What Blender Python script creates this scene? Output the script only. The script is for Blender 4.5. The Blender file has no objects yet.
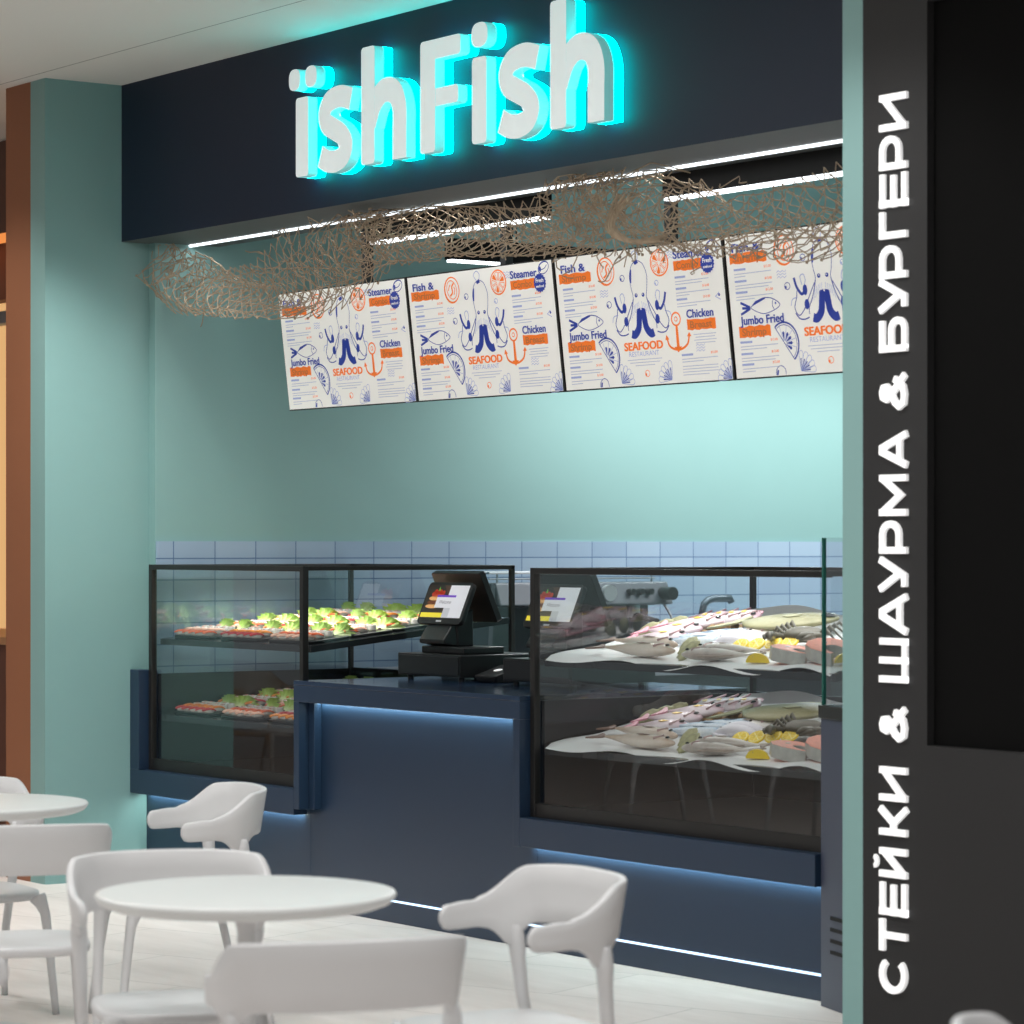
import bpy, bmesh, math, random
from mathutils import Vector, Matrix
random.seed(7)
SC = bpy.context.scene
COL = SC.collection
PI = math.pi
R = math.radians

# ------------------------------------------------------------------ materials
def lin(c):
    if isinstance(c, str):
        c = [int(c[i:i + 2], 16) / 255 for i in (0, 2, 4)]
    return tuple((x / 12.92 if x <= .04045 else ((x + .055) / 1.055) ** 2.4) for x in c) + (1.0,)

MATS = {}
def mat(name, col, rough=.5, metal=0., noise=0., nscale=8., bump=0., bscale=60., emit=0., ecol=None, spec=.5, coat=0.):
    if name in MATS: return MATS[name]
    m = bpy.data.materials.new(name); m.use_nodes = True
    nt = m.node_tree; b = nt.nodes['Principled BSDF']
    c = lin(col)
    b.inputs['Base Color'].default_value = c
    b.inputs['Roughness'].default_value = rough
    b.inputs['Metallic'].default_value = metal
    b.inputs['Specular IOR Level'].default_value = spec
    b.inputs['Coat Weight'].default_value = coat
    tc = nt.nodes.new('ShaderNodeTexCoord')
    n = nt.nodes.new('ShaderNodeTexNoise'); n.inputs['Scale'].default_value = nscale; n.inputs['Detail'].default_value = 3
    nt.links.new(tc.outputs['Object'], n.inputs['Vector'])
    mx = nt.nodes.new('ShaderNodeMix'); mx.data_type = 'RGBA'
    a = max(noise, .015)
    mx.inputs[6].default_value = tuple(v * (1 - a) for v in c[:3]) + (1,)
    mx.inputs[7].default_value = tuple(min(1, v * (1 + a)) for v in c[:3]) + (1,)
    nt.links.new(n.outputs['Fac'], mx.inputs[0])
    nt.links.new(mx.outputs[2], b.inputs['Base Color'])
    if bump:
        n2 = nt.nodes.new('ShaderNodeTexNoise'); n2.inputs['Scale'].default_value = bscale
        nt.links.new(tc.outputs['Object'], n2.inputs['Vector'])
        bp = nt.nodes.new('ShaderNodeBump'); bp.inputs['Strength'].default_value = bump; bp.inputs['Distance'].default_value = .01
        nt.links.new(n2.outputs['Fac'], bp.inputs['Height']); nt.links.new(bp.outputs['Normal'], b.inputs['Normal'])
    if emit:
        b.inputs['Emission Color'].default_value = lin(ecol or col)
        b.inputs['Emission Strength'].default_value = emit
    MATS[name] = m
    return m

def ramp_mat(name, stops, axis='Z', lo=0., hi=1., rough=.45, noise=.15, nscale=30., spec=.5):
    """colour graded along one object axis (fish backs and bellies, leaves)"""
    m = bpy.data.materials.new(name); m.use_nodes = True
    nt = m.node_tree; b = nt.nodes['Principled BSDF']; b.inputs['Roughness'].default_value = rough
    b.inputs['Specular IOR Level'].default_value = spec
    tc = nt.nodes.new('ShaderNodeTexCoord'); sx = nt.nodes.new('ShaderNodeSeparateXYZ')
    nt.links.new(tc.outputs['Object'], sx.inputs[0])
    mr = nt.nodes.new('ShaderNodeMapRange'); mr.inputs[1].default_value = lo; mr.inputs[2].default_value = hi
    nt.links.new(sx.outputs['XYZ'.index(axis)], mr.inputs[0])
    nz = nt.nodes.new('ShaderNodeTexNoise'); nz.inputs['Scale'].default_value = nscale
    nt.links.new(tc.outputs['Object'], nz.inputs['Vector'])
    ma = nt.nodes.new('ShaderNodeMath'); ma.operation = 'MULTIPLY_ADD'; ma.inputs[1].default_value = noise * 2; 
    sb = nt.nodes.new('ShaderNodeMath'); sb.operation = 'ADD'; sb.inputs[1].default_value = -noise
    nt.links.new(nz.outputs['Fac'], ma.inputs[0]); nt.links.new(mr.outputs[0], ma.inputs[2])
    nt.links.new(ma.outputs[0], sb.inputs[0])
    cr = nt.nodes.new('ShaderNodeValToRGB')
    e = cr.color_ramp.elements
    while len(e) < len(stops): e.new(.5)
    for k, (p, c) in enumerate(stops):
        e[k].position = p; e[k].color = lin(c)
    nt.links.new(sb.outputs[0], cr.inputs[0]); nt.links.new(cr.outputs[0], b.inputs['Base Color'])
    MATS[name] = m
    return m

def emat(name, col, s):
    m = bpy.data.materials.new(name); m.use_nodes = True; nt = m.node_tree
    nt.nodes.clear()
    o = nt.nodes.new('ShaderNodeOutputMaterial'); e = nt.nodes.new('ShaderNodeEmission')
    e.inputs[0].default_value = lin(col); e.inputs[1].default_value = s
    nt.links.new(e.outputs[0], o.inputs[0]); MATS[name] = m
    return m

def glass_mat(name, tint=(.93, .97, .97), f0=.05, gain=2.3):
    m = bpy.data.materials.new(name); m.use_nodes = True; nt = m.node_tree; nt.nodes.clear()
    N = nt.nodes.new; L = nt.links.new
    o = N('ShaderNodeOutputMaterial'); mx = N('ShaderNodeMixShader')
    t = N('ShaderNodeBsdfTransparent'); t.inputs[0].default_value = tint + (1,)
    g = N('ShaderNodeBsdfGlossy'); g.inputs['Roughness'].default_value = .0
    ge = N('ShaderNodeNewGeometry'); vm = N('ShaderNodeVectorMath'); vm.operation = 'DOT_PRODUCT'
    L(ge.outputs['Incoming'], vm.inputs[0]); L(ge.outputs['Normal'], vm.inputs[1])
    ab = N('ShaderNodeMath'); ab.operation = 'ABSOLUTE'; L(vm.outputs['Value'], ab.inputs[0])
    s1 = N('ShaderNodeMath'); s1.operation = 'SUBTRACT'; s1.inputs[0].default_value = 1; L(ab.outputs[0], s1.inputs[1])
    pw = N('ShaderNodeMath'); pw.operation = 'POWER'; pw.inputs[1].default_value = 5; L(s1.outputs[0], pw.inputs[0])
    ml = N('ShaderNodeMath'); ml.operation = 'MULTIPLY_ADD'; ml.inputs[1].default_value = 1 - f0; ml.inputs[2].default_value = f0
    L(pw.outputs[0], ml.inputs[0])
    g2 = N('ShaderNodeMath'); g2.operation = 'MULTIPLY'; g2.inputs[1].default_value = gain; g2.use_clamp = True
    L(ml.outputs[0], g2.inputs[0])
    L(g2.outputs[0], mx.inputs[0]); L(t.outputs[0], mx.inputs[1]); L(g.outputs[0], mx.inputs[2]); L(mx.outputs[0], o.inputs[0])
    MATS[name] = m
    return m

# ------------------------------------------------------------------ mesh builder
class MB:
    def __init__(s): s.v = []; s.f = []; s.m = []
    def add(s, vs, fs, mi=0):
        o = len(s.v); s.v += [tuple(v) for v in vs]
        for f in fs: s.f.append(tuple(i + o for i in f)); s.m.append(mi)
        return s
    def box(s, x0, x1, y0, y1, z0, z1, mi=0):
        vs = [(x, y, z) for z in (z0, z1) for y in (y0, y1) for x in (x0, x1)]
        return s.add(vs, [(0, 2, 3, 1), (4, 5, 7, 6), (0, 1, 5, 4), (2, 6, 7, 3), (0, 4, 6, 2), (1, 3, 7, 5)], mi)
    def obox(s, c, ax, ay, az, mi=0):
        c, ax, ay, az = map(Vector, (c, ax, ay, az))
        vs = [c + i * ax + j * ay + k * az for k in (-1, 1) for j in (-1, 1) for i in (-1, 1)]
        return s.add(vs, [(0, 2, 3, 1), (4, 5, 7, 6), (0, 1, 5, 4), (2, 6, 7, 3), (0, 4, 6, 2), (1, 3, 7, 5)], mi)
    def quad(s, a, b, c, d, mi=0): return s.add([a, b, c, d], [(0, 1, 2, 3)], mi)
    def prism(s, pts, fn, d0, d1, mi=0, side=None):
        """polygon pts (u,v) mapped by fn(u,v,d), extruded from d0 (front) to d1"""
        n = len(pts)
        vs = [fn(u, v, d0) for u, v in pts] + [fn(u, v, d1) for u, v in pts]
        s.add(vs, [tuple(range(n))], mi)
        s.f.append(tuple(len(s.v) - 1 - i for i in range(n))); s.m.append(mi)
        o = len(s.v) - 2 * n
        for i in range(n):
            j = (i + 1) % n
            s.f.append((o + i, o + n + i, o + n + j, o + j)); s.m.append(mi if side is None else side)
        return s
    def tube(s, pts, rad, n=8, mi=0, closed=False, caps=True):
        pts = [Vector(p) for p in pts]
        if not isinstance(rad, (list, tuple)): rad = [rad] * len(pts)
        o = len(s.v); N = len(pts); prev = None
        for i, p in enumerate(pts):
            a = pts[(i - 1) % N] if (closed or i > 0) else p
            b = pts[(i + 1) % N] if (closed or i < N - 1) else p
            t = (b - a)
            t = t.normalized() if t.length > 1e-9 else Vector((0, 0, 1))
            if prev is None:
                ref = Vector((0, 0, 1)) if abs(t.z) < .9 else Vector((1, 0, 0))
                u = t.cross(ref).normalized()
            else:
                u = (prev - t * prev.dot(t)); u = u.normalized() if u.length > 1e-6 else t.orthogonal().normalized()
            prev = u; w = t.cross(u)
            for k in range(n):
                an = 2 * PI * k / n
                s.v.append(tuple(p + (u * math.cos(an) + w * math.sin(an)) * rad[i]))
        for i in range(N if closed else N - 1):
            j = (i + 1) % N
            for k in range(n):
                l = (k + 1) % n
                s.f.append((o + i * n + k, o + i * n + l, o + j * n + l, o + j * n + k)); s.m.append(mi)
        if caps and not closed:
            s.f.append(tuple(o + k for k in reversed(range(n)))); s.m.append(mi)
            s.f.append(tuple(o + (N - 1) * n + k for k in range(n))); s.m.append(mi)
        return s
    def lathe(s, prof, c=(0, 0, 0), n=48, mi=0, sx=1, sy=1):
        o = len(s.v); N = len(prof)
        for r, z in prof:
            for k in range(n):
                a = 2 * PI * k / n
                s.v.append((c[0] + r * sx * math.cos(a), c[1] + r * sy * math.sin(a), c[2] + z))
        for i in range(N - 1):
            for k in range(n):
                l = (k + 1) % n
                s.f.append((o + i * n + k, o + i * n + l, o + (i + 1) * n + l, o + (i + 1) * n + k)); s.m.append(mi)
        s.f.append(tuple(o + k for k in reversed(range(n)))); s.m.append(mi)
        s.f.append(tuple(o + (N - 1) * n + k for k in range(n))); s.m.append(mi)
        return s
    def rings(s, rings, mi=0, caps=True, closed_ring=True):
        o = len(s.v); n = len(rings[0])
        for r in rings: s.v += [tuple(p) for p in r]
        for i in range(len(rings) - 1):
            for k in range(n if closed_ring else n - 1):
                l = (k + 1) % n
                s.f.append((o + i * n + k, o + i * n + l, o + (i + 1) * n + l, o + (i + 1) * n + k)); s.m.append(mi)
        if caps and closed_ring:
            s.f.append(tuple(o + k for k in reversed(range(n)))); s.m.append(mi)
            s.f.append(tuple(o + (len(rings) - 1) * n + k for k in range(n))); s.m.append(mi)
        return s
    def build(s, name, mats, parent=None, smooth=False, bevel=0, bseg=2, sub=0, fix=True, loc=None, rot=None):
        me = bpy.data.meshes.new(name)
        me.from_pydata(s.v, [], s.f)
        if not isinstance(mats, (list, tuple)): mats = [mats]
        for m in mats: me.materials.append(m)
        me.polygons.foreach_set('material_index', s.m)
        me.update()
        if fix:
            bm = bmesh.new(); bm.from_mesh(me); bmesh.ops.recalc_face_normals(bm, faces=bm.faces); bm.to_mesh(me); bm.free()
        if smooth: me.polygons.foreach_set('use_smooth', [True] * len(me.polygons))
        o = bpy.data.objects.new(name, me); COL.objects.link(o)
        if parent: o.parent = parent
        if loc: o.location = loc
        if rot: o.rotation_euler = rot
        if bevel:
            b = o.modifiers.new('Bevel', 'BEVEL'); b.width = bevel; b.segments = bseg; b.limit_method = 'ANGLE'; b.angle_limit = R(40)
        if sub:
            m = o.modifiers.new('Sub', 'SUBSURF'); m.levels = sub; m.render_levels = sub
        return o

def tag(o, label, cat, group=None, kind=None):
    o['label'] = label; o['category'] = cat
    if group: o['group'] = group
    if kind: o['kind'] = kind
    return o
def struct(o):
    o['kind'] = 'structure'; return o
def thing(name, label, cat, loc=(0, 0, 0), rz=0, group=None):
    o = bpy.data.objects.new(name, None); COL.objects.link(o)
    o.empty_display_size = .1
    o.location = loc; o.rotation_euler = (0, 0, rz)
    return tag(o, label, cat, group)
def kids(o): return [c for c in bpy.data.objects if c.parent == o]
def dup(root, loc, rot, label, group=None, tree=None):
    """copy a thing with copies of its parts and sub-parts"""
    r = root.copy(); COL.objects.link(r); r.location = loc; r.rotation_euler = rot if isinstance(rot, (tuple, list)) else (0, 0, rot)
    r['label'] = label
    if group: r['group'] = group
    for ch in (tree if tree is not None else kids(root)):
        c = ch.copy(); COL.objects.link(c); c.parent = r
        for g in kids(ch):
            d = g.copy(); COL.objects.link(d); d.parent = c
    return r

def text_polys(body, size, offset=0., spacing=1., shear=0.):
    cu = bpy.data.curves.new('t', 'FONT'); cu.body = body; cu.size = size; cu.offset = offset; cu.space_character = spacing; cu.shear = shear
    cu.resolution_u = 3
    ob = bpy.data.objects.new('t', cu); COL.objects.link(ob)
    dg = bpy.context.evaluated_depsgraph_get(); dg.update()
    me = bpy.data.meshes.new_from_object(ob.evaluated_get(dg))
    vs = [tuple(v.co) for v in me.vertices]; fs = [tuple(p.vertices) for p in me.polygons]
    bpy.data.objects.remove(ob); bpy.data.curves.remove(cu); bpy.data.meshes.remove(me)
    return vs, fs

def catmull(P, n=6, closed=False):
    out = []; N = len(P)
    for i in range(N if closed else N - 1):
        g = lambda k: Vector(P[k % N]) if closed else Vector(P[min(max(k, 0), N - 1)])
        a, b, c, d = g(i - 1), g(i), g(i + 1), g(i + 2)
        for j in range(n):
            t = j / n
            out.append(.5 * ((2 * b) + (c - a) * t + (2 * a - 5 * b + 4 * c - d) * t * t + (3 * b - a - 3 * c + d) * t ** 3))
    if not closed: out.append(Vector(P[-1]))
    return out

def stroke(P, w, closed=False):
    """outline quads of a thick polyline with mitred joints -> list of 4-gons (u,v)"""
    P = [Vector((p[0], p[1])) for p in P]; N = len(P); L = []; Rr = []
    for i, p in enumerate(P):
        d = []
        if closed or i > 0: d.append((p - P[i - 1]).normalized())
        if closed or i < N - 1: d.append((P[(i + 1) % N] - p).normalized())
        ns = [Vector((-x.y, x.x)) for x in d]
        m = sum(ns, Vector((0, 0))); m = m.normalized() if m.length > 1e-6 else ns[0]
        k = 1 / max(m.dot(ns[0]), .45)
        L.append(p + m * w / 2 * k); Rr.append(p - m * w / 2 * k)
    q = []
    for i in range(N if closed else N - 1):
        j = (i + 1) % N
        q.append([tuple(Rr[i]), tuple(Rr[j]), tuple(L[j]), tuple(L[i])])
    return q
def stroke_outline(P, w):
    q = stroke(P, w)
    return [a[0] for a in q] + [q[-1][1]] + [q[-1][2]] + [a[3] for a in reversed(q)]
def ellipse(cx, cy, rx, ry, n=20, rot=0, p=2.):
    out = []
    for k in range(n):
        a = 2 * PI * k / n; c, s_ = math.cos(a), math.sin(a)
        x = rx * math.copysign(abs(c) ** (2 / p), c); y = ry * math.copysign(abs(s_) ** (2 / p), s_)
        out.append((cx + x * math.cos(rot) - y * math.sin(rot), cy + x * math.sin(rot) + y * math.cos(rot)))
    return out

# ------------------------------------------------------------------ palette
TEAL = mat('teal_paint', '80a6a4', .6, noise=.03, nscale=3, bump=.08, bscale=300)
ORANGE = mat('terracotta_paint', '8e5a3c', .6, noise=.04, nscale=3, bump=.08, bscale=300)
NAVY = mat('navy_lacquer', '1f3147', .32, noise=.02)
NAVYTOP = mat('navy_counter_gloss', '1f3148', .14, noise=.02)
FASCIA = mat('navy_fascia', '0d1c33', .55, noise=.03)
SOFFIT = mat('soffit_grey', '4a5152', .6, noise=.03)
BLACK = mat('black_metal', '1b1a19', .42, noise=.05)
BLACKP = mat('black_plastic', '17191b', .38, noise=.05)
DARKW = mat('charcoal_wall_panel', '1b1b1c', .7, noise=.03)
DARKW2 = mat('black_recess_panel', '0d0d0d', .9, noise=.03, spec=.08)
CEIL = mat('ceiling_plaster', 'c9c8c2', .8, noise=.02, nscale=2)
WHITEP = mat('white_plastic', 'cecfd0', .42, noise=.01)
WHITET = mat('white_table_top', 'd8dbda', .38, noise=.01)
GLASS = glass_mat('clear_glass')
GEDGE = mat('green_glass_edge', '1f5a50', .2, noise=.1)
STEEL = mat('brushed_steel', '9aa0a4', .3, metal=1., noise=.05)
DSTEEL = mat('dark_steel', '55606a', .35, metal=.7, noise=.05)
CYAN = emat('cyan_light', '00ffff', 8.)
LEDW = emat('white_led', 'f4fbff', 2.2)
LEDW2 = emat('white_lamp_diffuser', 'f6fbff', 3.)
LEDB = emat('blue_led', 'a6d4ee', 1.6)
LEDF = emat('floor_led', 'c8e4ff', 2.2)

# ------------------------------------------------------------------ key planes
XS = -12.90      # face of the left pillar towards the stall
YP = 6.53        # front plane of the pillars
XW = -12.84      # tiled wall inside the stall
YW = 7.085
YF = 6.936       # face of the sign fascia
ZC = 3.80

# ------------------------------------------------------------------ room shell
def floor_mat():
    m = mat('pale_stone_floor', 'eee6de', .42, noise=.05, nscale=2.2)
    nt = m.node_tree; b = nt.nodes['Principled BSDF']
    tc = nt.nodes.new('ShaderNodeTexCoord'); mp = nt.nodes.new('ShaderNodeMapping'); mp.inputs['Rotation'].default_value = (0, 0, R(-20))
    br = nt.nodes.new('ShaderNodeTexBrick'); br.inputs['Scale'].default_value = 1
    br.inputs['Brick Width'].default_value = 1.2; br.inputs['Row Height'].default_value = .6; br.inputs['Mortar Size'].default_value = .0025
    br.inputs['Color1'].default_value = lin('f0e9e5'); br.inputs['Color2'].default_value = lin('e8e1dd'); br.inputs['Mortar'].default_value = lin('b8b3ad')
    nt.links.new(tc.outputs['Object'], mp.inputs[0]); nt.links.new(mp.outputs[0], br.inputs[0])
    n = nt.nodes.new('ShaderNodeTexNoise'); n.inputs['Scale'].default_value = 1.4; n.inputs['Detail'].default_value = 8; n.inputs['Roughness'].default_value = .65
    mp2 = nt.nodes.new('ShaderNodeMapping'); mp2.inputs['Scale'].default_value = (1, 5, 1); mp2.inputs['Rotation'].default_value = (0, 0, R(-20))
    nt.links.new(tc.outputs['Object'], mp2.inputs[0]); nt.links.new(mp2.outputs[0], n.inputs[0])
    cr = nt.nodes.new('ShaderNodeValToRGB'); cr.color_ramp.elements[0].color = (.86, .85, .84, 1); cr.color_ramp.elements[1].color = (1, 1, 1, 1)
    cr.color_ramp.elements[0].position = .3; cr.color_ramp.elements[1].position = .65
    nt.links.new(n.outputs['Fac'], cr.inputs[0])
    mu = nt.nodes.new('ShaderNodeMix'); mu.data_type = 'RGBA'; mu.blend_type = 'MULTIPLY'; mu.inputs[0].default_value = 1
    nt.links.new(br.outputs[0], mu.inputs[6]); nt.links.new(cr.outputs[0], mu.inputs[7]); nt.links.new(mu.outputs[2], b.inputs['Base Color'])
    return m
FLOOR = floor_mat()
struct(MB().box(-22, 8, -8, 13.2, -.12, 0).build('floor', FLOOR))

def ceil_mat():
    m = CEIL; nt = m.node_tree; b = nt.nodes['Principled BSDF']
    tc = nt.nodes.new('ShaderNodeTexCoord')
    br = nt.nodes.new('ShaderNodeTexBrick'); br.inputs['Scale'].default_value = 1; br.offset = 0
    br.inputs['Brick Width'].default_value = 30; br.inputs['Row Height'].default_value = 1.35; br.inputs['Mortar Size'].default_value = .004
    br.inputs['Color1'].default_value = lin('dcdbd6'); br.inputs['Color2'].default_value = lin('dcdbd6'); br.inputs['Mortar'].default_value = lin('8a8985')
    mp = nt.nodes.new('ShaderNodeMapping'); mp.inputs['Location'].default_value = (15, .30, 0)
    nt.links.new(tc.outputs['Object'], mp.inputs[0]); nt.links.new(mp.outputs[0], br.inputs[0])
    nt.links.new(br.outputs[0], b.inputs['Base Color'])
ceil_mat()
struct(MB().box(-22, 8, -8, 13.2, ZC, ZC + .12).build('ceiling', CEIL))
struct(MB().box(XW, -7.3, 7.44, 13, 3.75, 3.79).build('ceiling.001', mat('stall_ceiling', 'b9bcc0', .8)))

# left pillar: teal return and terracotta front
struct(MB().box(-13.05, XS, YP, YW, 0, ZC).build('pillar', TEAL))
struct(MB().box(-13.312, -13.05, YP, YW, 0, ZC).build('pillar.001', ORANGE))
# inner left wall of the stall, teal paint above the tiles
struct(MB().box(-13.3, XW, YW, 13, 0, ZC).build('wall_left', TEAL))
def tile_mat():
    m = mat('pale_blue_tiles', 'a9bccf', .22, noise=.03)
    nt = m.node_tree; b = nt.nodes['Principled BSDF']
    tc = nt.nodes.new('ShaderNodeTexCoord'); sp = nt.nodes.new('ShaderNodeSeparateXYZ'); cb = nt.nodes.new('ShaderNodeCombineXYZ')
    nt.links.new(tc.outputs['Object'], sp.inputs[0])
    ax = nt.nodes.new('ShaderNodeMath'); ax.inputs[1].default_value = -7.179 + .2297 * 60
    az = nt.nodes.new('ShaderNodeMath'); az.inputs[1].default_value = -1.535 + .1035 * 80
    nt.links.new(sp.outputs[1], ax.inputs[0]); nt.links.new(sp.outputs[2], az.inputs[0])
    nt.links.new(ax.outputs[0], cb.inputs[0]); nt.links.new(az.outputs[0], cb.inputs[1])
    br = nt.nodes.new('ShaderNodeTexBrick'); br.offset = 0; br.inputs['Scale'].default_value = 1
    br.inputs['Brick Width'].default_value = .2297; br.inputs['Row Height'].default_value = .1035; br.inputs['Mortar Size'].default_value = .0028
    br.inputs['Color1'].default_value = lin('93a9c0'); br.inputs['Color2'].default_value = lin('9fb4c8'); br.inputs['Mortar'].default_value = lin('5c7596')
    nt.links.new(cb.outputs[0], br.inputs[0]); nt.links.new(br.outputs[0], b.inputs['Base Color'])
    return m
struct(MB().box(XW, XW + .012, YW + .004, 12.9, 0, 1.618).build('wall_left_tiles', tile_mat()))
struct(MB().box(XW - .1, -7, 12.9, 13, 0, ZC).build('wall_back', TEAL))
struct(MB().box(-7.22, -7.1, YP + .3, 13, 0, ZC).build('wall_right', TEAL))

# fascia above the opening
fx = MB().box(XS, -7.25, YF, 7.44, 3.051, ZC, 0)
fo = fx.build('wall_fascia', [FASCIA, SOFFIT])
for p in fo.data.polygons:
    if p.normal.z < -.5: p.material_index = 1
struct(fo)

# right pillar: slim teal return and charcoal sign wall with a sunken black panel
struct(MB().box(-7.299, -7.203, YP, YP + .62, 0, ZC).build('pillar.002', TEAL))
rx = -6.908
w = MB().box(-7.203, rx, YP, YP + .3, 0, ZC).box(rx, 0, YP, YP + .3, 0, .977).box(rx, 0, YP, YP + .3, 3.29, ZC)
struct(w.build('wall_front_right', DARKW))
struct(MB().box(rx, 0, YP + .03, YP + .3, .977, 3.29).build('wall_front_right_recess', DARKW2))
# walls that close the hall behind and beside the viewer
struct(MB().box(-22, 8, -8.1, -8, 0, ZC).build('wall_hall', mat('hall_wall_grey', '4c4a48', .7)))

# neighbouring kitchen seen past the terracotta pillar
struct(MB().box(-22, -13.312, 7.36, 7.6, 3.30, ZC).build('wall_neighbour_fascia', mat('brown_fascia', '5c3a2a', .6)))
struct(MB().box(-22, -13.312, 7.6, 7.72, 2.98, 3.3).build('wall_neighbour_beam', mat('brown_beam', '7a4a30', .6)))
struct(MB().box(-22, -13.312, 8.9, 9.0, 0, 3.4).build('wall_neighbour', mat('warm_wall', 'd8b184', .7, emit=.8, ecol='e8b87c')))  # warm light on this wall is put into its material as emission
ls = MB().box(-22, -13.312, 7.37, 7.55, 3.285, 3.3).build('light_strip', emat('warm_led', 'ff9a50', .9))
tag(ls, 'warm amber light strip under the brown fascia of the neighbouring kitchen', 'light strip')
nc = thing('kitchen_counter', 'brown counter of the neighbouring kitchen beyond the terracotta pillar', 'counter', (-16, 7.36, 0))
MB().box(-6, 2.688, 0, .7, 0, 1.06).build('counter_body', mat('brown_panel', '6b4231', .6), nc)
MB().box(-6, 2.688, -.03, .75, 1.06, 1.10).build('worktop', mat('light_wood', 'c08a5c', .5), nc)
nl = MB().box(-18, -13.4, 7.8, 7.9, 2.88, 2.95).build('ceiling_lamp', mat('grey_lamp', '8d8f92', .5))
tag(nl, 'grey linear lamp hanging in the neighbouring kitchen beyond the terracotta pillar', 'lamp')

# ------------------------------------------------------------------ shop sign
def sgn(u, v, d): return (u, d, v)
Y0, Y1, Y2 = 6.842, 6.888, 6.931
ACR = mat('white_acrylic', 'dfe4e4', .45, emit=.40, ecol='e6f2f2')
ACRS = mat('acrylic_side', 'bfeeee', .4, emit=.30, ecol='62dcdc')  # cyan spill from the backlight, put into the sides as emission
sign = thing('shop_sign', 'big white ïshFish letters glowing cyan on the navy fascia', 'sign', (0, 0, 0))
def letter(polys):
    m = MB(); g = MB()
    for i, p in enumerate(polys):
        m.prism(p, sgn, Y0 + .0009 * i, Y1 - .0002 * i, 0, 1); g.prism(p, sgn, Y1, Y2, 0)
    o = m.build('letter', [ACR, ACRS], sign)
    h = g.build('backlight', CYAN, o); h['label'] = 'glowing cyan layer behind the letter'
    return o
def rect(x0, x1, z0, z1, r=.016):
    out = []
    for cx, cz, a0 in ((x1 - r, z0 + r, -90), (x1 - r, z1 - r, 0), (x0 + r, z1 - r, 90), (x0 + r, z0 + r, 180)):
        for k in range(4):
            a = R(a0 + 30 * k); out.append((cx + r * math.cos(a), cz + r * math.sin(a)))
    return out
ZB, ZX, ZH = 3.18, 3.52, 3.668
def let_s(x):
    P = [(.262, .292), (.20, .310), (.145, .312), (.085, .297), (.052, .255), (.068, .212), (.125, .183), (.185, .155), (.226, .112), (.205, .066), (.145, .047), (.08, .052), (.018, .078)]
    P = catmull([(x + a, ZB - .008 + b * 1.01, 0) for a, b in P], 5)
    return [stroke_outline([(p.x, p.y) for p in P], .094)]
def let_h(x):
    P = catmull([(x + .06, 3.345, 0), (x + .105, 3.428, 0), (x + .175, 3.472, 0), (x + .25, 3.455, 0), (x + .286, 3.39, 0), (x + .287, 3.30, 0)], 5)
    P = [(p.x, p.y) for p in P] + [(x + .287, ZB)]
    return [rect(x, x + .102, ZB, ZH), stroke_outline(P, .102)]
letter([rect(-11.155, -11.054, ZB, ZX)] + [ellipse(-11.168, 3.602, .046, .046, 24, 0, 2.6), ellipse(-11.036, 3.602, .047, .046, 24, 0, 2.6)])
letter(let_s(-10.977)); letter(let_h(-10.636))
letter([rect(-10.195, -10.088, ZB, 3.632), rect(-10.15, -9.910, 3.552, 3.632), rect(-10.15, -9.927, 3.362, 3.434)])
letter([rect(-9.829, -9.729, ZB, ZX), ellipse(-9.779, 3.608, .056, .049, 24, 0, 2.6)])
letter(let_s(-9.652)); letter(let_h(-9.308))

# ------------------------------------------------------------------ vertical lettering on the right wall
LET = mat('white_raised_letters', 'f2f2f2', .5, emit=.45, ecol='ffffff')
let2 = thing('wall_lettering', 'white raised Cyrillic words СТЕЙКИ & ШАУРМА & БУРГЕРИ running up the charcoal wall', 'sign', (0, 0, 0))
SW = .172
def arcpts(cx, cy, rx, ry, a0, a1, n=14):
    return [(cx + rx * math.cos(R(a0 + (a1 - a0) * k / n)), cy + ry * math.sin(R(a0 + (a1 - a0) * k / n))) for k in range(n + 1)]
def bowl(x0, x1, y0, y1):
    r = (y1 - y0) / 2
    return [(x0, y0)] + arcpts(x1 - r * .9, (y0 + y1) / 2, r * .9, r, -90, 90, 8) + [(x0, y1)]
h = SW / 2
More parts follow.
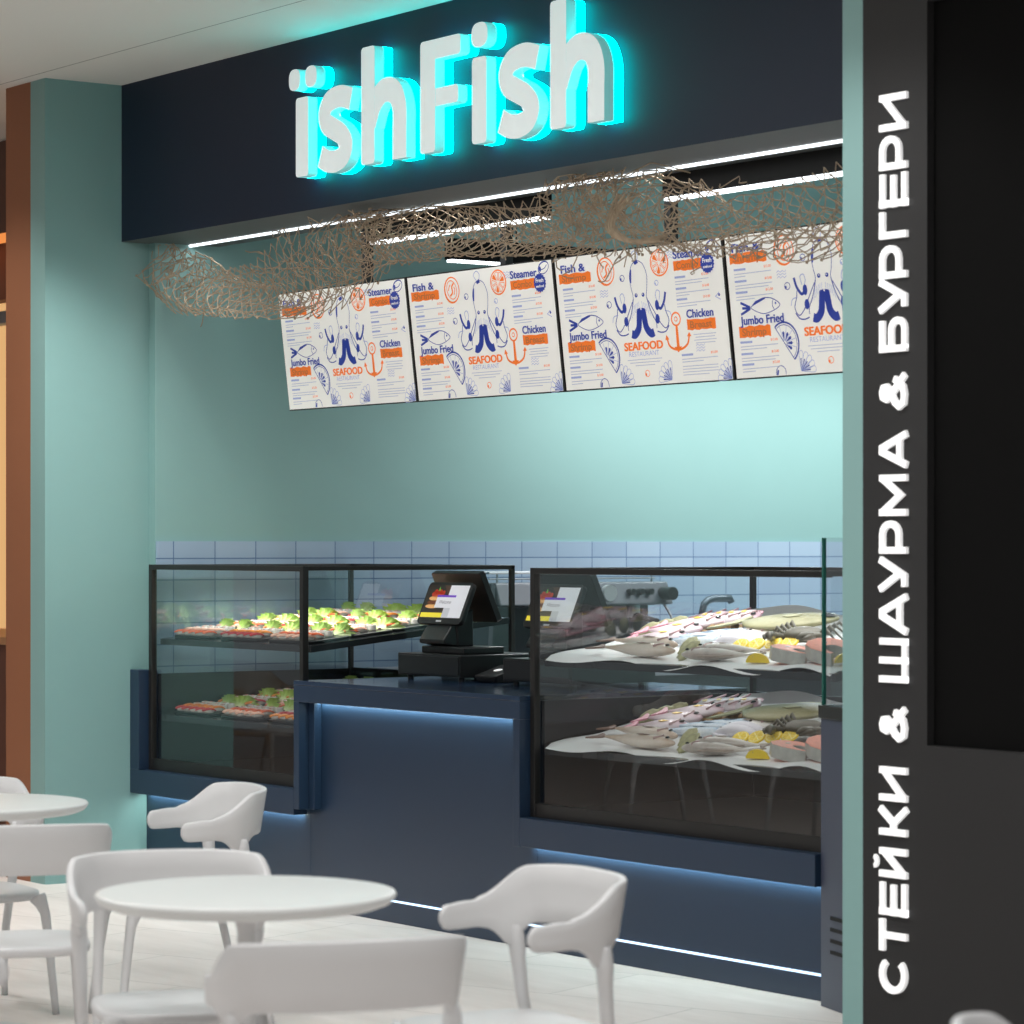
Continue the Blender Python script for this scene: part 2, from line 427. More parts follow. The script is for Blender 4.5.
# outlines in a box: width w (in letter heights), height 1
def G(ch):
    if ch == 'С': return .87, [arcpts(.475, .5, .475 - h, .5 - h, 42, 318, 22)]
    if ch == 'Т': return .86, [[(0, 1 - h), (.86, 1 - h)], [(.43, 0), (.43, 1)]]
    if ch == 'Е': return .74, [[(h, 0), (h, 1)], [(0, h), (.74, h)], [(0, .5), (.70, .5)], [(0, 1 - h), (.74, 1 - h)]]
    if ch in 'ИЙ':
        s = [[(h, 0), (h, 1)], [(.9 - h, 0), (.9 - h, 1)], [(h, .12), (.9 - h, .88)]]
        if ch == 'Й': s.append(arcpts(.45, 1.22, .15, .09, 180, 360, 8))
        return .9, s
    if ch == 'К': return .88, [[(h, 0), (h, 1)], [(h, .5), (.36, .5), (.80, 1)], [(.36, .5), (.82, 0)]]
    if ch == 'Ш': return 1.22, [[(h, 0), (h, 1)], [(.61, 0), (.61, 1)], [(1.22 - h, 0), (1.22 - h, 1)], [(0, h), (1.22, h)]]
    if ch == 'А': return 1.06, [[(.09, 0), (.47, 1 - h), (.59, 1 - h), (.97, 0)], [(.25, .27), (.81, .27)]]
    if ch == 'У': return .98, [[(.08, 1), (.51, .28)], [(.90, 1), (.45, .09), (.16, .09)]]
    if ch == 'Р': return .86, [[(h, 0), (h, 1)], bowl(h, .86 - h, .30, 1 - h)]
    if ch == 'М': return 1.1, [[(h, 0), (h, 1)], [(1.1 - h, 0), (1.1 - h, 1)], [(h, .93), (.55, .25), (1.1 - h, .93)]]
    if ch == 'Б': return .88, [[(h, 0), (h, 1)], [(0, 1 - h), (.80, 1 - h)], bowl(h, .88 - h, h, .58)]
    if ch == 'Г': return .7, [[(h, 0), (h, 1)], [(0, 1 - h), (.7, 1 - h)]]
    if ch == '&': return .95, [[(.92, .06), (.40, .60), (.30, .74), (.36, .88), (.48, .91), (.60, .86), (.62, .74), (.52, .62), (.22, .44), (.11, .28), (.2, .12), (.40, .09), (.6, .14), (.74, .30), (.82, .46)]]
spans = [('С', 993, 958), ('Т', 951, 919), ('Е', 915, 882), ('Й', 876, 848), ('К', 834, 805), ('И', 800, 766), ('&', 741, 706),
         ('Ш', 681, 637), ('А', 634, 591), ('У', 591, 555), ('Р', 552, 519), ('М', 514, 473), ('А', 467, 429), ('&', 409, 372),
         ('Б', 350, 315), ('У', 311, 276), ('Р', 276, 243), ('Г', 236, 209), ('Е', 205, 171), ('Р', 167, 133), ('И', 128, 91)]
for ch, b, t in spans:
    zb = .190 + (993 - b) * .003136; wd = (b - t) * .003136
    w_, st = G(ch); m = MB(); kx = wd / w_ / .123
    for i, P in enumerate(st):
        for q in stroke([(a * kx, c) for a, c in P], .11 if (ch == 'Й' and i == 3) else SW):
            m.prism(q, lambda u, v, d: (-6.990 - .123 * v, d, zb + .123 * u), YP - .014 + .0008 * i, YP - .001)
    m.build('letter', LET, let2)

# ------------------------------------------------------------------ linear lights
def strip(name, x0, x1, y0, y1, z0, z1, m, label):
    return tag(MB().box(x0, x1, y0, y1, z0, z1).build(name, m), label, 'light strip')
strip('light_strip', XW + .001, -7.35, 7.27, 7.283, 3.040, 3.051, LEDW, 'thin white light strip along the underside of the navy sign fascia')
def lamp(label, p0, p1, w=.05, hgt=.10):
    p0, p1 = Vector(p0), Vector(p1); mid = (p0 + p1) / 2; d = (p1 - p0) / 2; n = Vector((-d.y, d.x, 0)).normalized()
    t = thing('linear_lamp', label, 'lamp', mid)
    MB().obox((0, 0, .012 + hgt / 2), d, n * w / 2, Vector((0, 0, hgt / 2))).build('housing', mat('lamp_black', '101010', .75, spec=.2), t)
    MB().obox((0, 0, .006), d * .995, n * w * .42, Vector((0, 0, .006))).build('diffuser', LEDW2, t)
    for k in (-.8, .8):
        MB().tube([d * k + Vector((0, 0, hgt + .01)), d * k + Vector((0, 0, 3.75 - mid.z))], .004, 6).build('hanging_wire', BLACK, t)
    return t
lamp('black linear pendant lamp with white diffuser above the two left menu boards', (-11.45, 7.43, 2.95), (-10.13, 7.43, 2.95))
lamp('black linear pendant lamp with white diffuser above the two right menu boards', (-9.33, 7.43, 2.95), (-7.6, 7.43, 2.95))
lamp('black linear pendant lamp running back along the teal wall behind the menu boards', (-11.94, 8.17, 2.95), (-11.94, 12.2, 2.95))

# ------------------------------------------------------------------ menu boards
PAPER = mat('menu_white', 'dcdbd6', .9, emit=.34, ecol='efeee9', spec=.1)
MBLUE = mat('menu_blue', '2a3f9c', .5, emit=.22, ecol='2a3f9c')
MORNG = mat('menu_orange', 'ee7624', .5, emit=.30, ecol='ee7624')
MGREY = mat('menu_fine_print', 'b3b9cc', .5, emit=.28, ecol='b3b9cc')
MBROWN = mat('menu_dull_orange', 'c0703c', .5, emit=.25, ecol='c0703c')
MLBL = mat('menu_pale_blue', '98a3cc', .6, emit=.3, ecol='98a3cc')
BW, BH = 1.105, .56
def design():
    m = MB()
    lay = [0]
    def put(poly, mi, lv):  # cm coordinates -> local x, z; lv = print layer
        m.add([(x / 100, -.0006 * lv, y / 100) for x, y in poly], [tuple(range(len(poly)))], mi)
    def line(P, w, mi, lv, closed=False):
        for q in stroke(P, w, closed): put(q, mi, lv)
    def curve(P, w, mi, lv, n=5, closed=False):
        line([(p.x, p.y) for p in catmull([(a, b, 0) for a, b in P], n, closed)], w, mi, lv, closed)
    def text(s, x, y, hgt, wid, mi, lv, off=.0, sp=1.):
        vs, fs = text_polys(s, hgt * 1.37, off, sp)
        x0 = min(v[0] for v in vs); x1 = max(v[0] for v in vs)
        k = wid / (x1 - x0)
        m.add([((x + (v[0] - x0) * k) / 100, -.0006 * lv, (y + v[1]) / 100) for v in vs], fs, mi)
    def band(x0, x1, y0, y1, mi):
        rnd = random.Random(int(x0 * 10)); n = 12
        top = [(x0 + (x1 - x0) * k / n, y1 + rnd.uniform(-.35, .35)) for k in range(n + 1)]
        bot = [(x0 + (x1 - x0) * k / n, y0 + rnd.uniform(-.35, .35)) for k in range(n + 1)]
        for k in range(n): put([bot[k], bot[k + 1], top[k + 1], top[k]], mi, 1)
    put([(0, 0), (110.5, 0), (110.5, 56), (0, 56)], 0, 0)
    B, O, Gy, Br, Lb = 1, 2, 3, 4, 5
    for (t1, tx, ty, tw, b, t2) in (('Fish &', 3.7, 49.6, 17, (2, 24.2, 45, 49), 'Shrimp'), ('Steamer', 79.8, 50.0, 19.6, (79.6, 97.4, 45, 49), 'Combo'),
                                    ('Jumbo Fried', 5.3, 20.9, 26, (4, 23, 15.8, 20.2), 'Shrimp'), ('Chicken', 85.1, 25.8, 17, (85, 103, 20.8, 25.1), 'Breast')):
        text(t1, tx, ty, 3.4, tw, B, 2, .09); text(t1, tx + .22, ty, 3.4, tw, B, 3, .09)
        # slab feet that thicken the heading letters
        band(*b, O); text(t2, b[0] + 1.8, b[2] + .75, 2.9, (b[1] - b[0]) * .78, Br, 2, .14)
    def para(x0, x1, rows, price=True):
        for (y, wfrac) in rows:
            put([(x0, y), (x0 + (x1 - x0) * .32, y), (x0 + (x1 - x0) * .32, y + .85), (x0, y + .85)], Lb, 1)
            if price: put([(x1 - 4, y + .5), (x1, y + .5), (x1, y + 1.3), (x1 - 4, y + 1.3)], O, 1) if False else text('$12.00', x1 - 4.2, y + .3, .95, 4.2, O, 1, .02)
            line([(x0, y - 1.3), (x1, y - 1.1)], .34, Gy, 1); line([(x0, y - 2.4), (x0 + (x1 - x0) * wfrac, y - 2.3)], .34, Gy, 1)
    para(4, 26.4, [(42.2, .3), (37.6, .9), (33.2, .5)]); para(79.7, 101, [(42, .8), (37.4, .4), (33, .6)])
    para(4.1, 26.7, [(13.6, .7), (9.0, .9), (4.8, .35)])
    for k, (a, b) in enumerate(((44, 67), (45.5, 65.5), (49, 62))): line([(a, 10.6 - 1.2 * k), (b, 10.6 - 1.2 * k)], .32, Gy, 1)
    for k in range(4): line([(88.5 + k % 2, 18.9 - 1.15 * k), (102.8 - k % 2, 18.9 - 1.15 * k)], .32, Gy, 1)
    para(79.8, 102.6, [(10.6, .6)])
    for k in range(4): line([(79.8, 6.4 - 1.15 * k), (102.4 - 6 * (k == 3), 6.4 - 1.15 * k)], .32, Gy, 1)
    text('SEAFOOD', 42.6, 14.6, 3.4, 25.6, O, 2, .10); text('SEAFOOD', 42.95, 14.6, 3.4, 25.6, O, 3, .10); text('RESTAURANT', 45.6, 12.0, 2.1, 19.8, Lb, 2, -.02)
    # badge
    put([(101.2 + (4.5 if k % 2 else 4.0) * math.cos(2 * PI * k / 36), 46.8 + (4.2 if k % 2 else 3.7) * math.sin(2 * PI * k / 36)) for k in range(36)], B, 3)
    text('Fresh', 98.4, 47.1, 1.8, 5.6, 0, 4, .06); text('seafood', 98.4, 44.9, 1.2, 5.6, 0, 4, .04)
    # wavy water marks
    for (wx, wy) in ((29.5, 40.2), (74.5, 53.0), (89.5, 14.6)):
        for k in range(3): curve([(wx + i * 1.1, wy - k * 1.1 + (.35 if i % 2 else -.35)) for i in range(6)], .22, Lb, 1, 3)
    # oyster (orange)
    put(ellipse(34.6, 48.2, 6.0, 6.0, 24, .5), 2, 1); put(ellipse(34.9, 48.3, 5.2, 5.3, 24, .5), 0, 2)
    curve(ellipse(34.8, 48.3, 3.6, 4.3, 12, .5), .4, O, 3, 3, True)
    curve([(33.2, 45.6), (35.2, 47), (35, 49.6), (36.6, 51.2)], .9, O, 3); curve([(36.2, 46), (37.1, 48), (36.6, 49.6)], .5, O, 3); curve([(32.2, 48), (32.9, 49.6), (33.9, 50.6)], .5, O, 3)
    # lemon slice (orange)
    c = (70.6, 49.2); put(ellipse(*c, 6.0, 5.6, 26, 0), O, 1); put(ellipse(*c, 5.3, 4.95, 26, 0), 0, 2)
    for k in range(9):
        a0 = 2 * PI * k / 9 + .07; a1 = 2 * PI * (k + 1) / 9 - .07
        pp = [(c[0] + r * 1.05 * math.cos(a), c[1] + r * math.sin(a)) for r, a in ((.9, (a0 + a1) / 2), (4.3, a0), (4.6, (a0 + a1) / 2), (4.3, a1))]
        (put(pp, O, 3) if k % 3 == 0 else line(pp, .3, O, 3, True))
    # half lemon (blue)
    c = (30.6, 12.4); a_ = -.95
    def hl(r, t): return (c[0] + r * math.cos(t), c[1] + r * math.sin(t))
    half = [hl(8.2, R(t)) for t in range(-52, 129, 9)]
    line(half, .7, B, 1); line([half[0], half[-1]], .35, B, 1); line([hl(7.2, R(t)) for t in range(-52, 129, 9)], .25, B, 1)
    for t in (-30, 0, 30, 60, 95):
        put([hl(.8, R(t)), hl(4.2, R(t - 9)), hl(4.8, R(t)), hl(4.2, R(t + 9))], B, 1); line([hl(1, R(t + 15)), hl(7, R(t + 15))], .2, Lb, 1)
    # clam top right, bubbles
    put(ellipse(104.5, 53.1, 4.1, 2.7, 20, .3), B, 1); put(ellipse(104.7, 53.0, 3.6, 2.2, 20, .3), 0, 2); curve([(101.6, 53.6), (103.2, 52.4), (105.6, 52.9), (107.2, 54.2)], .35, B, 3); put(ellipse(102.2, 52.6, .8, 1.2, 10), B, 3)
    for (x, y, r, mi) in ((45.3, 44.6, 1.5, B), (67.6, 41.2, 1.2, Lb), (35, 34.3, 1.6, B), (56.5, 4.7, 1.5, O)):
        curve(ellipse(x, y, r, r * .85, 8), .28, mi, 1, 3, True); put(ellipse(x - r * .5, y - r * .3, r * .3, r * .5, 8), mi, 2)
    curve([(24, .4), (24.6, 2.6), (27, 3.9), (29.4, 2.8), (30, .4)], .3, B, 1); put([(24.4, .3), (25, 2.4), (25.9, 2.2), (25.4, .3)], B, 2)
    # whole fish (blue line) and cropped fish at the right edge
    for (fx_, fy_, s, mi) in ((20.3, 27.6, 1, B), (110.5, 33.5, .75, Lb)):
        up = [(fx_ + s * a, fy_ + s * b) for a, b in ((-8.2, -.4), (-5, 1.7), (0, 3.1), (4.5, 2.8), (8.2, 1.2), (9.6, 0))]
        dn = [(fx_ + s * a, fy_ + s * b) for a, b in ((-8.2, -.4), (-4, -2.2), (0, -3), (5, -2.2), (8.6, -.9), (9.6, 0))]
        cut = lambda P: [p for p in P if p[0] < 110.3]
        if len(cut(up)) > 1: curve(cut(up), .36, mi, 1); curve(cut(dn), .3, mi, 1)
        if mi == B:
            for (p, q) in (((-8.4, -.1), (-14, 2)), ((-8.4, -.6), (-14.2, -2.6)), ((-8.6, -.4), (-13.2, -.2))): line([(fx_ + p[0], fy_ + p[1]), (fx_ + q[0], fy_ + q[1])], 1.0, B, 1)
            put([(fx_ - 8, fy_), (fx_ - 5, fy_ + 2.2), (fx_ + 1, fy_ + 3.4), (fx_ + 1, fy_ + 2.7), (fx_ - 4, fy_ + 1.2)], B, 1)
            curve([(fx_ + 5.6, fy_ + 2.2), (fx_ + 5, fy_), (fx_ + 6, fy_ - 1.8)], .3, B, 1)
        if fx_ + 7 * s < 110: put(ellipse(fx_ + 7 * s, fy_ + .7, .5, .5, 8), mi, 2)
        else: put(ellipse(fx_ - 5 * s, fy_ + .3, .6, .6, 8), B, 2)
    # octopus
    for sg in (-1, 1):
        X = lambda a: 56 + sg * a
        curve([(X(.3), 51.2), (X(3.6), 49.6), (X(5.7), 45), (X(5.2), 40), (X(4.4), 36), (X(6), 31), (X(8), 27)], .3, B, 1)
        put([(X(.35), 31.8), (X(2.5), 31.4), (X(2.4), 27), (X(3.6), 22.6), (X(2.8), 20.4), (X(.6), 26)], B, 1)
        curve([(X(1.2), 31), (X(1.7), 27.5), (X(2.6), 23.4), (X(5.2), 21), (X(7.4), 21.4)], 3.4, B, 1)
        curve([(X(4.4), 36), (X(6.5), 30), (X(9.2), 25.4), (X(9.4), 22.8)], .35, B, 1)
        curve([(X(5.2), 34.5), (X(8.4), 30), (X(12), 25), (X(15.4), 22.6), (X(17.6), 25.6), (X(16.2), 29.4), (X(15.6), 32.2)], .4, B, 1)
        curve([(X(9.6), 21.6), (X(12.2), 21), (X(15.2), 21.4), (X(17.4), 23.6)], .5, B, 1)
        curve([(X(15.6), 29.6), (X(18.6), 29), (X(19.6), 26.6)], .35, Lb, 1)
        curve([(X(16.8), 37.2), (X(15.6), 33.6), (X(13.2), 30.8), (X(11.4), 31.4)], 1.2, B, 1)
        curve([(X(12.4), 34.2), (X(13.2), 37.4), (X(11.2), 38.2), (X(10.3), 35.8), (X(11.6), 33.4)], .35, Lb, 1)
        put(ellipse(X(10.8), 32.2, 1.3, 2.1, 14), B, 2); put(ellipse(X(10.4), 26.6, 1.4, 2.0, 14), B, 2)
        put(ellipse(X(2.3), 37, .95, .85, 12), B, 2); put(ellipse(X(2.1), 37.2, .3, .3, 8), 0, 3)
        for k in range(5): line([(X(1 + k), 34.4 - k * .4), (X(1.2 + k * 1.3), 31.8 - k)], .22, Lb, 1)
    curve([(54.4, 50.8), (52.4, 53.4), (54.6, 55.2), (56.8, 53.6), (55.8, 50.6)], .35, Lb, 1)
    put([(50.4, 45.2), (51.2, 47.8), (52, 47.8), (51.2, 42.2), (50.5, 42.2)], B, 2); put([(53.8, 50.6), (56, 51.6), (57, 50.2), (54.6, 49.4)], B, 2)
    # anchor
    curve(ellipse(78.1, 25.8, 2.8, 2.6, 12), .7, O, 1, 3, True); put(ellipse(78.1, 25.8, 1.1, 1.1, 10), O, 1); put(ellipse(78.1, 25.8, .7, .7, 10), 0, 2)
    put([(77.4, 23), (78.8, 23), (79.0, 14), (77.2, 14)], O, 1)
    curve([(71.4, 18.2), (72.4, 15.4), (75, 13.9), (78.1, 13.4), (81.4, 13.9), (84.4, 15.6), (85.6, 18.6)], .9, O, 1)
    put([(75.6, 14.6), (80.6, 14.6), (78.1, 12.2)], O, 2); put([(70.2, 17.6), (72.8, 17.8), (71.1, 19.8)], O, 2); put([(84.3, 18.4), (87, 18.4), (85.9, 20.2)], O, 2)
    # shells
    for (x, y, sg) in ((39.0, 1.3, 1), (72.2, 1.4, -1), (110.2, .3, -1)):
        for k, a in enumerate((4, 24, 44, 64, 86)):
            L_ = 8.6; aa = R(a if sg > 0 else 180 - a); tip = (x + L_ * math.cos(aa), y + L_ * .92 * math.sin(aa))
            n = Vector((-math.sin(aa), math.cos(aa))) * 1.2
            curve([(x, y), (tip[0] - math.cos(aa) * 1.5 + n.x, tip[1] - math.sin(aa) * 1.5 + n.y), tip, (tip[0] - math.cos(aa) * 1.5 - n.x, tip[1] - math.sin(aa) * 1.5 - n.y), (x, y)], .24, Lb, 1)
            put([(x, y), (x + 5.4 * math.cos(aa) + n.x * .25, y + 5 * math.sin(aa) + n.y * .25), (x + 5.4 * math.cos(aa) - n.x * .25, y + 5 * math.sin(aa) - n.y * .25)], B, 2)
    return m
BX0, BY, BZ0, TILT = -12.375, 7.55, 2.238, math.atan2(.065, .553)
board = thing('menu_board', '', 'menu board', (BX0, BY, BZ0), 0, 'hanging seafood menu boards')
board.rotation_euler = (TILT, 0, 0)
MB().box(.004, BW - .004, .004, .05, 0, BH).build('frame', BLACK, board)
d = design()
sc_ = .978
scr = d.build('printed_screen', [PAPER, MBLUE, MORNG, MGREY, MBROWN, MLBL], board, fix=False)
scr.scale = (sc_, 1, sc_); scr.location = (BW * (1 - sc_) / 2, .0, BH * (1 - sc_) / 2)
for p in scr.data.polygons:
    if p.normal.y > 0: p.flip()
scr['label'] = 'white sheet printed with a blue octopus, orange bands and menu lists'
bl = ['white seafood menu board with blue octopus, first board from the tiled teal wall', 'white seafood menu board, second from the tiled wall, its top just under the net',
      'white seafood menu board, third from the teal side wall, top edge brushed by the net', 'white seafood menu board, last of the row, cut off by the right teal pillar']
board['label'] = bl[0]
btree = kids(board)
for i in range(1, 4):
    dup(board, (BX0 + BW * i, BY, BZ0), (TILT, 0, 0), bl[i], tree=btree)
for i, x in enumerate((-11.70, -10.60, -9.47, -8.35)):
    t = thing('hanging_rod', 'dark square rod holding the %s menu board from the teal side wall' % ('first', 'second', 'third', 'fourth')[i], 'rod', (x, 7.56, 2.7), 0, 'rods behind the menu boards')
    MB().box(-.02, .02, -.02, .02, -.3 * 0, 3.75 - 2.7).build('rod_body', mat('dark_rod', '3a3c3e', .4, metal=.4), t)
    MB().box(-.035, .035, -.035, .035, 1.0, 1.05).build('ceiling_plate', BLACK, t)

# ------------------------------------------------------------------ fishing net
NET = mat('net_twine', 'a8957e', .8, noise=.55, nscale=25)
def interp(tab, x):
    for (x0, a), (x1, b) in zip(tab, tab[1:]):
        if x <= x1: return a + (b - a) * max(0, min(1, (x - x0) / (x1 - x0)))
    return tab[-1][1]
top = [(-12.84, 3.0), (-12.6, 3.0), (-12.36, 2.89), (-11.89, 2.87), (-11.61, 2.97), (-11.4, 3.0), (-11.17, 3.02), (-10.95, 3.06), (-10.81, 3.05), (-10.6, 3.03), (-10.24, 2.99), (-10.0, 2.97), (-9.67, 2.95), (-9.57, 3.05), (-9.31, 3.06), (-9.05, 3.01), (-8.84, 2.975), (-8.73, 2.865), (-8.39, 2.87), (-8.16, 2.9), (-7.5, 2.95)]
bot = [(-12.84, 2.78), (-12.7, 2.71), (-12.49, 2.675), (-12.16, 2.664), (-11.78, 2.615), (-11.54, 2.625), (-11.13, 2.70), (-10.9, 2.81), (-10.75, 2.805), (-10.36, 2.79), (-10.0, 2.777), (-9.73, 2.745), (-9.4, 2.73), (-9.18, 2.72), (-8.96, 2.70), (-8.78, 2.69), (-8.54, 2.655), (-8.18, 2.6), (-7.5, 2.68)]
net = MB(); rn = random.Random(3)
def hashn(a, b, s=0):
    return (math.sin(a * 12.9898 + b * 78.233 + s * 37.7) * 43758.5453) % 1 - .5
layers = [(0, 0.0, 1.0, 7.07, .075), (1, 0.0, .75, 7.16, .075), (2, .3, 1.0, 7.2, .10)]
for (li, f0, f1, yb, cell) in layers:
    nu = int(5.3 / cell); nv = 7
    pts = {}
    for i in range(nu + 1):
        for j in range(nv + 1):
            x = -12.82 + 5.4 * i / nu + (.5 * cell if j % 2 else 0)
            x += .035 * math.sin(x * 3.1 + j * .5 + li * 2) + .014 * hashn(i, j, li)
            x = max(-12.82, x)
            t_, b_ = interp(top, x), interp(bot, x)
            f = j / nv
            f = f + .10 * math.sin(x * 4 + li * 3) * math.sin(f * PI) + .025 * hashn(i, j, li + 5)
            fa = f0 + (f1 - f0) * f
            # the net is bunched: the middle rows hang in a deep fold
            z = b_ + (t_ - b_) * fa + .010 * math.sin(x * 9 + j * 1.2 + li)
            y = yb + .06 * math.sin(x * 3.3 + fa * 5 + li) + .08 * math.sin(fa * PI) * (1 if li else -.6) + .015 * hashn(i, j, li + 9)
            pts[i, j] = Vector((x, y, min(z, 3.03)))
    for i in range(nu + 1):
        for j in range(nv):
            for q in ((i, j + 1), (i + (1 if j % 2 else -1), j + 1)):
                if q in pts and rn.random() < .96:
                    a, b = pts[i, j], pts[q]
                    if (a - b).length < .3:
                        mid = (a + b) / 2 + Vector((rn.uniform(-.005, .005), 0, rn.uniform(-.012, .002)))
                        net.tube([a, mid, b], .0023, 4, caps=False)
            if rn.random() < .4:
                net.tube([pts[i, j] + Vector((0, 0, -.004)), pts[i, j] + Vector((.004, 0, .004))], .0055, 5)
# long gathered strands that run along each swag
for k in range(6):
    x = -12.8 + rn.uniform(0, .6); P = []
    ff = rn.uniform(.05, .95)
    while x < -7.5:
        ff = min(1, max(0, ff + rn.uniform(-.12, .12)))
        P.append((x, 7.08 + rn.uniform(-.04, .1), min(3.02, interp(bot, x) + (interp(top, x) - interp(bot, x)) * ff))); x += rn.uniform(.1, .25)
    net.tube(catmull(P, 3), .0024, 4, caps=False)
# gathered knots of loose twine where the net is tied up
for (kx, kz, n, sx, sz) in ((-12.62, 2.95, 26, .07, .07), (-11.02, 2.97, 50, .1, .07), (-9.35, 2.90, 60, .2, .10), (-9.5, 2.98, 30, .1, .1), (-8.9, 2.87, 20, .12, .07), (-11.5, 2.95, 8, .3, .03)):
    for _ in range(n):
        c = Vector((kx + rn.gauss(0, sx), 7.1 + rn.uniform(-.1, .1), kz + rn.gauss(0, sz)))
        c.z = min(c.z, 3.02)
        P = [c]
        for k in range(4):
            c = c + Vector((rn.gauss(0, .035), rn.gauss(0, .025), rn.gauss(-.004, .035))); c.z = min(c.z, 3.03); P.append(c)
        net.tube(catmull(P, 2), .0026, 4, caps=False)
# twisted hank of rope hanging in the middle
for r_ in range(4):
    P = [(-9.12 + .02 * r_ , 7.03 + .015 * r_, 2.93), (-9.17 + .018 * r_, 7.02, 2.86), (-9.15 + .015 * r_, 7.0, 2.79), (-9.05 + .012 * r_, 7.02, 2.745), (-8.88, 7.04 + .01 * r_, 2.735 + .008 * r_)]
    net.tube(catmull(P, 5), .006, 6, caps=False)
no = net.build('fishing_net', NET, fix=False, smooth=True)
tag(no, 'beige knotted fishing net draped in swags under the navy fascia', 'fishing net')

# ------------------------------------------------------------------ service counter and case plinths
YN, YB_, YC = 6.98, 7.07, 7.03
def navy(name, label, parts, cat='counter'):
    t = thing(name, label, cat, (0, 0, 0))
    for nm, boxes, m in parts:
        b = MB()
        for bx in boxes: b.box(*bx)
        b.build(nm, m, t, bevel=.0025)
    return t
navy('service_counter', 'dark navy till counter with glowing front recess between the two glass cases', [
    ('counter_top', [(-11.40, -9.70, YN, 8.15, .985, 1.005)], NAVYTOP),
    ('front_frame', [(-11.40, -9.70, YN, YB_ - .02, .912, .985), (-11.40, -11.355, YN, YB_ - .02, .44, .912), (-9.745, -9.70, YN, YB_ - .02, .41, .912)], NAVY),
    ('side_panel', [(-11.355, -11.31, YN + .05, YB_, .44, .912)], NAVY),
    ('base_panel', [(-11.40, -9.70, YB_, 7.2, 0, .985)], NAVY)])
navy('case_plinth', 'dark navy plinth under the left sushi case with glowing lower edge', [
    ('front_frame', [(XS + .002, -11.40, YN, YB_ - .02, .413, .527), (XS + .002, -12.81, YN, YB_ - .02, .527, 1.003)], NAVY),
    ('base_panel', [(XS + .002, -11.40, YB_, 8.18, 0, .52)], NAVY)], 'plinth')
navy('case_plinth', 'dark navy plinth under the right fish case with glowing lower edge', [
    ('front_frame', [(-9.70, -7.945, YN, YB_ - .02, .413, .527)], NAVY),
    ('base_panel', [(-9.70, -7.945, YB_, 8.18, 0, .52)], NAVY)], 'plinth')
strip('light_strip', -11.35, -9.75, YB_ - .018, YB_ - .002, .955, .97, LEDB, 'blue light strip hidden under the top band of the till counter') if False else None
strip('light_strip', -11.35, -9.75, YB_ - .016, YB_ - .001, .93, .945, LEDB, 'blue light strip tucked under the top band of the till counter')
strip('light_strip', -12.86, -11.46, YB_ - .016, YB_ - .001, .424, .439, LEDB, 'blue light strip under the plinth of the sushi case')
strip('light_strip', -9.72, -7.95, YB_ - .016, YB_ - .001, .424, .439, LEDB, 'blue light strip under the plinth of the fish case')
strip('light_strip', -11.2, -7.948, YB_ - .006, YB_ - .001, .089, .097, LEDF, 'thin blue white light strip along the counter base near the floor')
def area(name, loc, sx, sy, e, col=(1, 1, 1), rot=(0, 0, 0), spread=PI):
    l = bpy.data.lights.new(name, 'AREA'); l.shape = 'RECTANGLE'; l.size = sx; l.size_y = sy; l.energy = e; l.color = col; l.spread = spread
    o = bpy.data.objects.new(name, l); o.location = loc; o.rotation_euler = rot; COL.objects.link(o); return o
# strips throw their light straight down the recessed fronts
for (x0, x1, z, e) in ((-11.31, -9.76, .908, 3.0), (-12.86, -11.45, .41, 2.6), (-9.72, -7.95, .41, 3.4)):
    area('strip_light', ((x0 + x1) / 2, 7.056, z), x1 - x0, .012, e, (.80, 1.0, .96), (R(6), 0, 0))

# ------------------------------------------------------------------ glass display cases
def case(name, label, x0, x1, z1, right_post=True):
    t = thing(name, label, 'display case', (0, 0, 0))
    y0, y1 = YC, 8.18; p = .03; zb = .527
    f = MB()
    f.box(x0, x0 + p, y0, y0 + p, zb, z1).box(x0, x0 + .022, y1 - .022, y1, zb, z1)
    if right_post: f.box(x1 - p, x1, y0, y0 + p, zb, z1)
    f.box(x1 - .022, x1, y1 - .022, y1, zb, z1)
    f.box(x0 + p, x1 - p * right_post, y0, y0 + p, z1 - .024, z1).box(x0, x0 + p, y0 + p, y1, z1 - .02, z1).box(x1 - p, x1, y0 + p, y1, z1 - .02, z1).box(x0 + p, x1 - p, y1 - .022, y1, z1 - .02, z1)
    f.build('frame', BLACK, t, bevel=.002)
    MB().box(x0 + p, x1 - p * right_post, y0 + .002, y0 + p, zb, zb + .055).box(x0, x1, y0 + p, y1, zb, zb + .03).build('bottom_panel', BLACK, t)
    MB().box(x0 + .03, x1 - .03, y1 - .02, y1 - .005, zb + .03, .99).build('back_panel', mat('dark_case_back', '101112', .25), t)
    MB().box(x0 + .016, x0 + .026, y0 + .04, y1 - .03, zb + .03, .985).build('side_panel', mat('dark_case_back', '101112', .25), t)
    def pane(nm, a, b, c, d_):
        MB().quad(a, b, c, d_).build(nm, GLASS, t, fix=False)
    zt = z1 - .012; e = .008
    pane('front_glass', (x0 + e, y0 + .012, zb + .05), (x1 - e, y0 + .012, zb + .05), (x1 - e, y0 + .012, zt), (x0 + e, y0 + .012, zt))
    pane('side_glass', (x0 + .012, y1 - .01, zb + .03), (x0 + .012, y0 + .03, zb + .03), (x0 + .012, y0 + .03, zt), (x0 + .012, y1 - .01, zt))
    pane('side_glass', (x1 - .012, y0 + .03, zb + .03), (x1 - .012, y1 - .01, zb + .03), (x1 - .012, y1 - .01, zt), (x1 - .012, y0 + .03, zt))
    pane('top_glass', (x0 + .02, y0 + .02, zt), (x1 - .02, y0 + .02, zt), (x1 - .02, y1 - .02, zt), (x0 + .02, y1 - .02, zt))
    return t
LX0, LX1, RX0, RX1 = -12.805, -11.402, -9.698, -7.942
